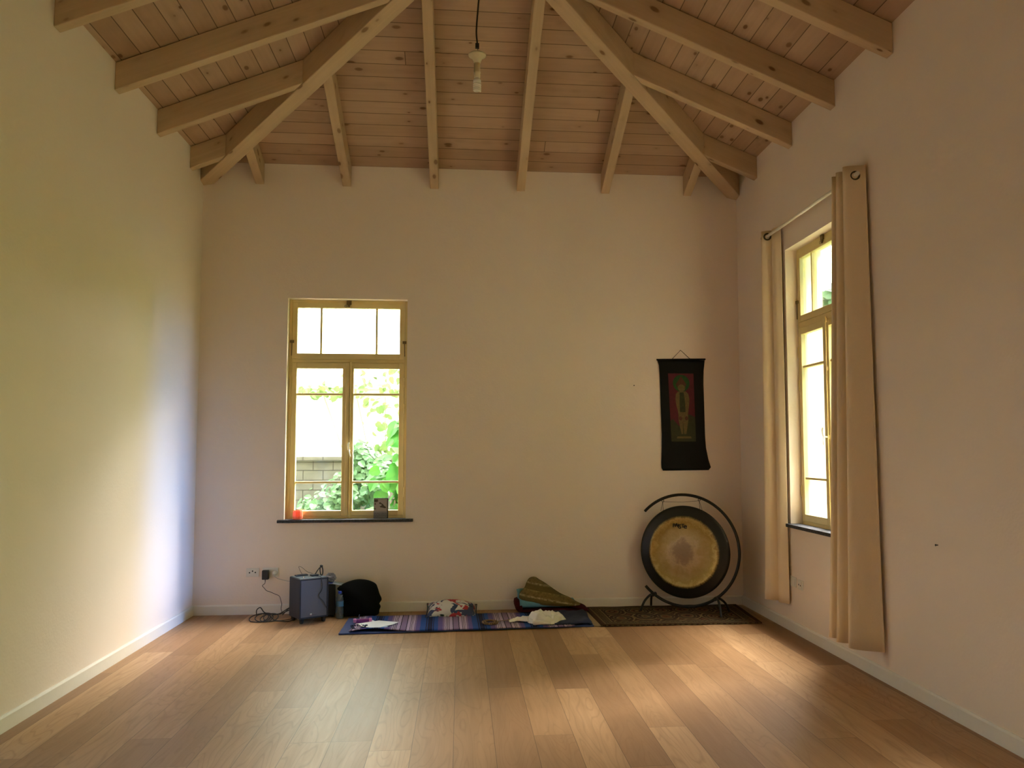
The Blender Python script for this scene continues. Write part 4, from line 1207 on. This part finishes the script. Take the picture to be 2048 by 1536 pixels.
g = thing('gong', 'large round bronze gong with black rim hanging in the black stand', 'gong', (GL[0], GL[1], GZ + 0.546), GT)
prof = [(0.001, -0.024), (0.06, -0.023), (0.20, -0.019), (0.298, -0.013), (0.308, -0.018), (0.320, -0.019), (0.330, -0.012), (0.345, -0.006), (0.40, 0.002), (0.421, 0.010), (0.426, 0.018), (0.424, 0.03), (0.418, 0.034), (0.417, 0.02), (0.34, 0.006), (0.20, -0.010), (0.001, -0.014)]
MB().lathe([(r, z) for r, z in prof], 96, RX(PI / 2) @ Matrix.Scale(-1, 4, (0, 0, 1)), cap=False).build('disc', MAT['gong'], g, smooth=True)
def letters(items, size, y, mat, parent, name):
    for ch, x, z, sx, sz in items:
        cu = bpy.data.curves.new('glyph', 'FONT')
        cu.body = ch
        cu.size = size
        cu.extrude = 0.0006
        cu.offset = 0.0006
        tmp = bpy.data.objects.new('glyph', cu)
        COL.objects.link(tmp)
        bpy.context.view_layer.update()
        me = bpy.data.meshes.new_from_object(tmp.evaluated_get(bpy.context.evaluated_depsgraph_get()))
        bpy.data.objects.remove(tmp)
        yield me, x, z, sx, sz
lg = MB()
for me, x, z, sx, sz in letters([('P', -0.098, 0.226, 1, 1.0), ('A', -0.077, 0.229, 1.0, 1.05), ('I', -0.050, 0.222, 1.0, 1.1), ('S', -0.041, 0.216, 1.05, 1.15), ('T', -0.016, 0.226, 1.0, 1.0), ('e', 0.006, 0.219, 1.35, 1.35)], 0.049, 0, None, g, 'x'):
    for dx in (-0.0011, 0.0, 0.0011):
        vs = [(x + dx + v.co.x * sx, -0.0225 - v.co.z, z + v.co.y * sz) for v in me.vertices]
        lg.add(vs, [tuple(p.vertices) for p in me.polygons])
lg.build('lettering', MAT['ink'], g)

cz = GZ + 0.546
cords = MB()
for (hx, hz), (gx_, gz_) in zip(hk, ((-0.205, 0.372), (0.172, 0.372))):
    top = Vector((hx, 0, hz + GZ - 0.03 - cz))
    for dx in (-0.012, 0.012):
        cords.tube([top, Vector((gx_ + dx, -0.004, gz_)), ], 0.0018, 5)
cords.tube([(hk[0][0], 0, hk[0][1] + GZ - 0.03 - cz), (0, 0, hk[0][1] + GZ - 0.028 - cz), (hk[1][0], 0, hk[1][1] + GZ - 0.03 - cz)], 0.0016, 5)
cords.build('cord', MAT['cord'], g)

# ------------------------------------------------------------------ wall scroll
ws = thing('wall_scroll', 'black cloth wall scroll with a painted red and green panel above the gong', 'wall hanging', (2.16, YB - 0.012, 1.3))
def sc(x, z):
    return (x - 2.16, z - 1.3)
out_ = [(1.914, 2.378), (1.932, 2.33), (1.940, 2.20), (1.945, 1.95), (1.952, 1.65), (1.950, 1.50), (1.944, 1.38), (1.946, 1.318), (1.962, 1.300), (2.05, 1.302), (2.20, 1.306), (2.35, 1.303), (2.415, 1.306), (2.441, 1.318), (2.415, 1.40), (2.392, 1.52), (2.384, 1.65), (2.380, 1.95), (2.376, 2.15), (2.380, 2.28), (2.393, 2.39)]
cl = MB()
NX = 24
lft = [p for p in out_[:9]][::-1]
rgt = [(2.415, 1.306), (2.441, 1.318), (2.415, 1.40), (2.392, 1.52), (2.384, 1.65), (2.380, 1.95), (2.376, 2.15), (2.380, 2.28), (2.393, 2.39)]
def edge(tab, z):
    for (xa, za), (xb, zb) in zip(tab, tab[1:]):
        if za <= z <= zb:
            return xa + (xb - xa) * (z - za) / max(1e-6, zb - za)
    return tab[0][0] if z < tab[0][1] else tab[-1][0]
lft2 = [(1.962, 1.300), (1.946, 1.318), (1.944, 1.38), (1.950, 1.50), (1.952, 1.65), (1.945, 1.95), (1.940, 2.20), (1.932, 2.33), (1.914, 2.385)]
def cloth_fn(u, v):
    z = 1.302 + (2.385 - 1.302) * v
    xa, xb = edge(lft2, z), edge(rgt, z)
    x = xa + (xb - xa) * u
    bow = 0.006 * math.sin(u * PI * 3) * (1 - v) ** 2 + 0.004 * math.sin(u * PI)
    X, Z = sc(x, z + 0.010 * (u - 0.3) * (1 - v) * 0.4)
    return (X, -bow, Z)
cl.grid(cloth_fn, NX, 40)
cl.build('cloth', MAT['silk'], ws, smooth=True, solid=0.003)
MB().tube([(1.908 - 2.16, -0.004, 2.386 - 1.3), (2.398 - 2.16, -0.004, 2.394 - 1.3)], 0.008, 10).build('rod', MAT['silk'], ws, smooth=True)
MB().tube([(2.062 - 2.16, -0.004, 2.392 - 1.3), (2.150 - 2.16, -0.001, 2.482 - 1.3), (2.245 - 2.16, -0.004, 2.394 - 1.3)], 0.0028, 6).build('hanging_cord', MAT['cord'], ws)
MB().lathe([(0.003, 0), (0.003, 0.012)], 8, T(2.150 - 2.16, 0.010, 2.482 - 1.3) @ RX(PI / 2)).build('nail', MAT['blackmetal'], ws)
# painted panel
def panel(poly, y, mat, name, par):
    m = MB()
    m.prism(poly, lambda p, k: (p[0] - 2.16, -y - 0.0008 * k, p[1] - 1.3))
    return m.build(name, mat, par)
def wp(u, v):      # panel coordinates 0..1 -> world x, z (slightly tilted panel)
    x = (2.020 + 0.026 * (1 - v)) + u * (2.274 - 2.020 - 0.010 * (1 - v))
    return (x, 1.584 + 0.667 * v)
pn = panel([wp(0, 0), wp(1, 0), wp(1, 1), wp(0, 1)], 0.0085, MAT['crimson'], 'painted_panel', ws)
panel([wp(0, 0), wp(1, 0), wp(1, 0.36), wp(0.75, 0.40), wp(0.62, 0.3), wp(0.35, 0.22), wp(0.1, 0.33), wp(0, 0.3)], 0.0094, MAT['meadow'], 'painted_meadow', pn)
ell = lambda cu_, cv, ru, rv, n=24: [wp(cu_ + ru * math.cos(2 * PI * k / n), cv + rv * math.sin(2 * PI * k / n)) for k in range(n)]
panel(ell(0.50, 0.855, 0.33, 0.125), 0.0096, MAT['halo'], 'painted_halo', pn)
panel([wp(0.28, 0.84), wp(0.5, 0.96), wp(0.70, 0.84), wp(0.64, 0.79), wp(0.36, 0.79)], 0.0106, MAT['rust'], 'painted_crown', pn)
panel(ell(0.5, 0.785, 0.15, 0.052, 18), 0.0116, MAT['ochre'], 'painted_head', pn)
bod = [(0.36, 0.735), (0.27, 0.70), (0.24, 0.62), (0.27, 0.52), (0.31, 0.46), (0.33, 0.40), (0.33, 0.30), (0.38, 0.20), (0.42, 0.11), (0.49, 0.11), (0.50, 0.34), (0.53, 0.11), (0.62, 0.11), (0.67, 0.20), (0.72, 0.30), (0.72, 0.40), (0.74, 0.46), (0.77, 0.52), (0.80, 0.62), (0.76, 0.70), (0.66, 0.735)]
panel([wp(*p) for p in bod], 0.0106, MAT['ochre'], 'painted_figure', pn)
panel([wp(0.42, 0.72), wp(0.58, 0.72), wp(0.62, 0.56), wp(0.62, 0.43), (wp(0.40, 0.43)), wp(0.40, 0.56)], 0.0116, MAT['meadow'], 'painted_sash', pn)
for cu_ in (0.41, 0.65):
    panel(ell(cu_, 0.34, 0.065, 0.030, 12), 0.0116, MAT['rust'], 'painted_roundel', pn)
panel([wp(0.25, 0.075), wp(0.8, 0.075), wp(0.83, 0.045), wp(0.22, 0.045)], 0.0106, MAT['ochre'], 'painted_base', pn)

# small marks: nail in the back wall, nail in the right wall
o = MB().lathe([(0.003, 0), (0.003, 0.02), (0.006, 0.021), (0.006, 0.024)], 8, RX(PI / 2)).build('nail', MAT['blackmetal'])
o.location = (1.68, YB, 2.13)
tag(o, 'small nail in the back wall left of the wall scroll', 'nail')
o = MB().lathe([(0.003, 0), (0.003, 0.012), (0.007, 0.013), (0.007, 0.015)], 8, Matrix.Rotation(-PI / 2, 4, 'Y')).build('nail', MAT['blackmetal'])
o.location = (XR, 4.66, 0.95)
tag(o, 'small dark nail in the right wall beyond the curtains', 'nail')

# ------------------------------------------------------------------ outside
gd = MB()
gd.box(-14, 16, -12, 24, -0.9, -0.35)
struct(gd.build('ground', MAT['grass']))
gw = MB()
gw.box(-5.0, 2.5, 11.0, 11.3, -0.36, 1.36).box(-5.05, 2.55, 10.97, 11.33, 1.36, 1.43)
struct(gw.build('garden_wall', MAT['gardenwall'], bevel=0.01), 'low grey stone garden wall outside the back window')
wh_ = thing('white_backdrop', 'white house-shaped backdrop added for the blown-out brightness beyond the garden wall', 'backdrop', (-2.4, 14.0, -0.35))  # white block added so the view above the garden wall burns out
MB().box(-4.0, 3.9, 0, 4.0, 0, 2.85).build('wall', MAT['whitewall'], wh_)
MB().box(-4.2, 4.1, -0.2, 4.2, 2.85, 3.0).build('roof', MAT['whitewall'], wh_)

def leaf(mb, c, size, n, up_, rr):
    n = n.normalized()
    t = (up_ - n * up_.dot(n))
    t = t.normalized() if t.length > 1e-4 else Vector((1, 0, 0))
    s = n.cross(t)
    L, W_ = size, size * 0.48
    half = [(0.0, 0.0, 0.0), (0.45, -0.06, 0.02), (0.85, 0.10, 0.05), (1.0, 0.34, 0.06), (0.80, 0.52, 0.04), (0.72, 0.70, 0.02), (0.36, 0.86, -0.03)]
    out = [(a * W_, b * L, d * L) for a, b, d in half] + [(0, L, -0.10 * L)] + [(-a * W_, b * L, d * L) for a, b, d in reversed(half[1:])]
    vs = [c + n * (-0.03 * L) + t * (0.45 * L)] + [c + s * a + t * b + n * d for a, b, d in out]
    m = len(out)
    mb.add(vs, [(0, 1 + i, 1 + (i + 1) % m) for i in range(m)])

def plant(name, label, cat, base, blobs, nleaf, size, mat, seed, group=None, stems=True):
    r = thing(name, label, cat, base, 0, group)
    rr = random.Random(seed)
    mb = MB()
    B = Vector(base)
    for k in range(nleaf):
        c, rad = blobs[rr.randrange(len(blobs))]
        c = Vector(c) - B
        d = Vector((rr.gauss(0, 1), rr.gauss(0, 1), rr.gauss(0, 1))).normalized()
        q = rr.random() ** 0.45
        p = c + Vector((d.x * rad[0], d.y * rad[1], d.z * rad[2])) * q
        nrm = (d + Vector((0, -0.6, 0.5)) + Vector((rr.uniform(-.6, .6), rr.uniform(-.6, .6), rr.uniform(-.6, .6))))
        leaf(mb, p, size * rr.uniform(0.6, 1.25), nrm, Vector((rr.uniform(-1, 1), rr.uniform(-0.5, 0.5), rr.uniform(-1, 0.4))), rr)
    mb.build('foliage', mat, r)
    st = MB()
    for c, rad in blobs:
        c = Vector(c) - B
        st.tube(spline([(rr.uniform(-.03, .03), rr.uniform(-.03, .03), 0), c * 0.5 + Vector((rr.uniform(-.1, .1), rr.uniform(-.1, .1), 0)), c + Vector((0, 0, rad[2] * 0.5))], 5), [size * (0.12 - 0.008 * k) for k in range(11)], 6)
    st.build('stem', MAT['bark'], r)
    return r
plant('vine', 'big leaved green vine climbing at the right of the back window', 'vine', (-0.75, 9.5, -0.35),
      [((-0.62, 9.5, 0.85), (0.30, 0.25, 0.35)), ((-0.70, 9.5, 1.25), (0.28, 0.25, 0.28)), ((-0.58, 9.6, 1.6), (0.22, 0.25, 0.30)), ((-0.95, 9.6, 0.55), (0.3, 0.2, 0.25))], 165, 0.20, MAT['leaf'], 11)
plant('shrub', 'dense small leaved shrub in front of the garden wall outside', 'shrub', (-1.35, 10.2, -0.35),
      [((-1.62, 10.2, 0.75), (0.34, 0.3, 0.35)), ((-1.35, 10.2, 0.95), (0.30, 0.3, 0.35)), ((-1.20, 10.3, 1.35), (0.18, 0.25, 0.30)), ((-1.95, 10.1, 0.45), (0.35, 0.3, 0.28)), ((-1.05, 10.3, 1.15), (0.22, 0.3, 0.35))], 1500, 0.075, MAT['leafbush'], 12)
plant('climbing_plant', 'pale yellow green climbing plant higher up behind the vine', 'climbing plant', (-0.95, 10.7, -0.35),
      [((-0.95, 10.7, 2.0), (0.42, 0.3, 0.35)), ((-0.75, 10.7, 2.45), (0.40, 0.3, 0.3)), ((-1.35, 10.7, 2.3), (0.42, 0.25, 0.2)), ((-0.85, 10.7, 1.6), (0.35, 0.3, 0.3)), ((-1.75, 10.7, 2.25), (0.35, 0.25, 0.10))], 250, 0.085, MAT['leafpale'], 13)
plant('tree', 'leafy tree seen through the top of the right window', 'tree', (6.1, 12.6, -0.35),
      [((6.0, 12.6, 3.6), (0.8, 0.8, 0.6)), ((5.75, 12.5, 3.7), (0.42, 0.6, 0.45)), ((6.6, 12.7, 3.2), (0.9, 0.8, 0.8))], 420, 0.20, MAT['leafbush'], 14)

# ------------------------------------------------------------------ daylight
SKY_GAP, SKY_GAPW, TREE_TOP, TREE_LOW, SKY_STRENGTH = 0.21, 0.13, 0.74, 0.36, 3.0
SKY_LOW, SKY_MID, SKY_BLUE = (1.50, 1.56, 1.32), (12.5, 11.6, 11.0), (1.6, 4.4, 12.0)
LEAF_DOWN, LEAF_LOW, LEAF_MID, LEAF_HIGH = (0.085, 0.115, 0.008), (0.145, 0.22, 0.012), (0.215, 0.35, 0.018), (0.155, 0.24, 0.014)
wd = bpy.data.worlds.new('world')
SC.world = wd
wd.use_nodes = True
nt = wd.node_tree
nt.nodes.clear()
tc = N(nt, 'TexCoord').outputs['Generated']
sp = N(nt, 'SeparateXYZ', {0: tc})
dx_, dy_, dz_ = sp.outputs[0], sp.outputs[1], sp.outputs[2]
hl = M(nt, 'SQRT', M(nt, 'ADD', M(nt, 'MULTIPLY', dx_, dx_), M(nt, 'ADD', M(nt, 'MULTIPLY', dy_, dy_), 1e-5)))
xr, yr = M(nt, 'DIVIDE', dx_, hl), M(nt, 'DIVIDE', dy_, hl)
ragged = M(nt, 'MULTIPLY', M(nt, 'SUBTRACT', NOISE(nt, tc, 9.0, 4, 0.6), 0.5), 0.10)
# tall trees stand east of the house, with one gap of open sky between them
south = N(nt, 'MapRange', {0: yr, 1: -0.25, 2: -0.55}, interpolation_type='SMOOTHSTEP').outputs[0]  # unseen southern tree line added to keep sky off the window reveal
east = M(nt, 'MAXIMUM', south, N(nt, 'MapRange', {0: xr, 1: 0.62, 2: 0.80}, interpolation_type='SMOOTHSTEP').outputs[0])
gq = M(nt, 'DIVIDE', M(nt, 'ADD', yr, SKY_GAP), SKY_GAPW)
gap = M(nt, 'MULTIPLY', M(nt, 'EXPONENT', M(nt, 'MULTIPLY', M(nt, 'MULTIPLY', gq, gq), -1.0)), M(nt, 'GREATER_THAN', xr, 0.0))
gap = M(nt, 'MULTIPLY', gap, N(nt, 'MapRange', {0: dz_, 1: 0.30, 2: 0.42, 3: 1.0, 4: 0.0}).outputs[0])
ne = N(nt, 'MapRange', {0: yr, 1: 0.28, 2: 0.54, 3: TREE_TOP, 4: TREE_LOW}, interpolation_type='SMOOTHSTEP').outputs[0]
line = M(nt, 'ADD', 0.06, M(nt, 'MULTIPLY', east, ne))
line = M(nt, 'MULTIPLY', line, M(nt, 'SUBTRACT', 1.0, M(nt, 'MULTIPLY', gap, 0.97)))
vis = N(nt, 'MapRange', {0: M(nt, 'SUBTRACT', M(nt, 'ADD', dz_, ragged), line), 1: -0.03, 2: 0.05}, interpolation_type='SMOOTHSTEP').outputs[0]
# bright sky patch added high in the east to light the floor; rest plain
glow = M(nt, 'MULTIPLY', N(nt, 'MapRange', {0: xr, 1: 0.25, 2: 0.65}, interpolation_type='SMOOTHSTEP').outputs[0], N(nt, 'MapRange', {0: dz_, 1: 0.36, 2: 0.58}, interpolation_type='SMOOTHSTEP').outputs[0])
skyc = MIX(nt, glow, SKY_LOW, SKY_MID)
leafc = RAMP(nt, M(nt, 'ADD', M(nt, 'MULTIPLY', dz_, 0.5), 0.5), [(0.0, LEAF_DOWN), (0.45, LEAF_LOW), (0.52, LEAF_MID), (0.75, LEAF_HIGH)])
skyc = MIX(nt, gap, skyc, SKY_BLUE)
leafc = MIX(nt, M(nt, 'MULTIPLY', south, 0.7), leafc, (0.01, 0.02, 0.02))
sky = MIX(nt, vis, leafc, skyc)
bgd = N(nt, 'Background', {'Color': sky, 'Strength': SKY_STRENGTH})
wo = nt.nodes.new('ShaderNodeOutputWorld')
nt.links.new(bgd.outputs[0], wo.inputs[0])

def portal(loc, rot, w, h):
    l = bpy.data.lights.new('daylight_portal', 'AREA')
    l.shape = 'RECTANGLE'
    l.size, l.size_y = w, h
    l.cycles.is_portal = True
    o = bpy.data.objects.new('daylight_portal', l)
    COL.objects.link(o)
    o.location = loc
    o.rotation_euler = rot
portal((W1['x'], YB + 0.2, W1['z0'] + W1['h'] / 2), (-PI / 2, 0, 0), W1['w'], W1['h'])
for W_ in (W2, W3, W4):
    portal((XR + 0.2, W_['y'], W_['z0'] + W_['h'] / 2), (PI / 2, 0, PI / 2), W_['w'], W_['h'])

# ------------------------------------------------------------------ camera
F, PIT, YAW, ROL, DX, DY = 1680.0, 0.0688, 0.0963, -0.0018, 60.0, 17.0
cp, s_p, cy, sy = math.cos(PIT), math.sin(PIT), math.cos(YAW), math.sin(YAW)
fw = Vector((sy * cp, cy * cp, s_p))
r0 = Vector((cy, -sy, 0))
u0 = r0.cross(fw)
rv = r0 * math.cos(ROL) + u0 * math.sin(ROL)
uv = u0 * math.cos(ROL) - r0 * math.sin(ROL)
cam = bpy.data.cameras.new('camera')
co = bpy.data.objects.new('camera', cam)
COL.objects.link(co)
mw = Matrix((rv, uv, -fw)).transposed().to_4x4()
mw.translation = Vector((0, 0, 1.5))
co.matrix_world = mw
cam.sensor_width = 36
cam.lens = F / 2048 * 36
cam.shift_x = -DX / 2048
cam.shift_y = DY / 2048
cam.clip_start = 0.05
SC.camera = co

SC.view_settings.view_transform = 'Standard'
SC.view_settings.look = 'None'
SC.view_settings.gamma = 1.0
SC.view_settings.use_curve_mapping = False
SC.view_settings.exposure = 2.13
SC.cycles.max_bounces = 14
SC.cycles.diffuse_bounces = 8
SC.cycles.transparent_max_bounces = 24
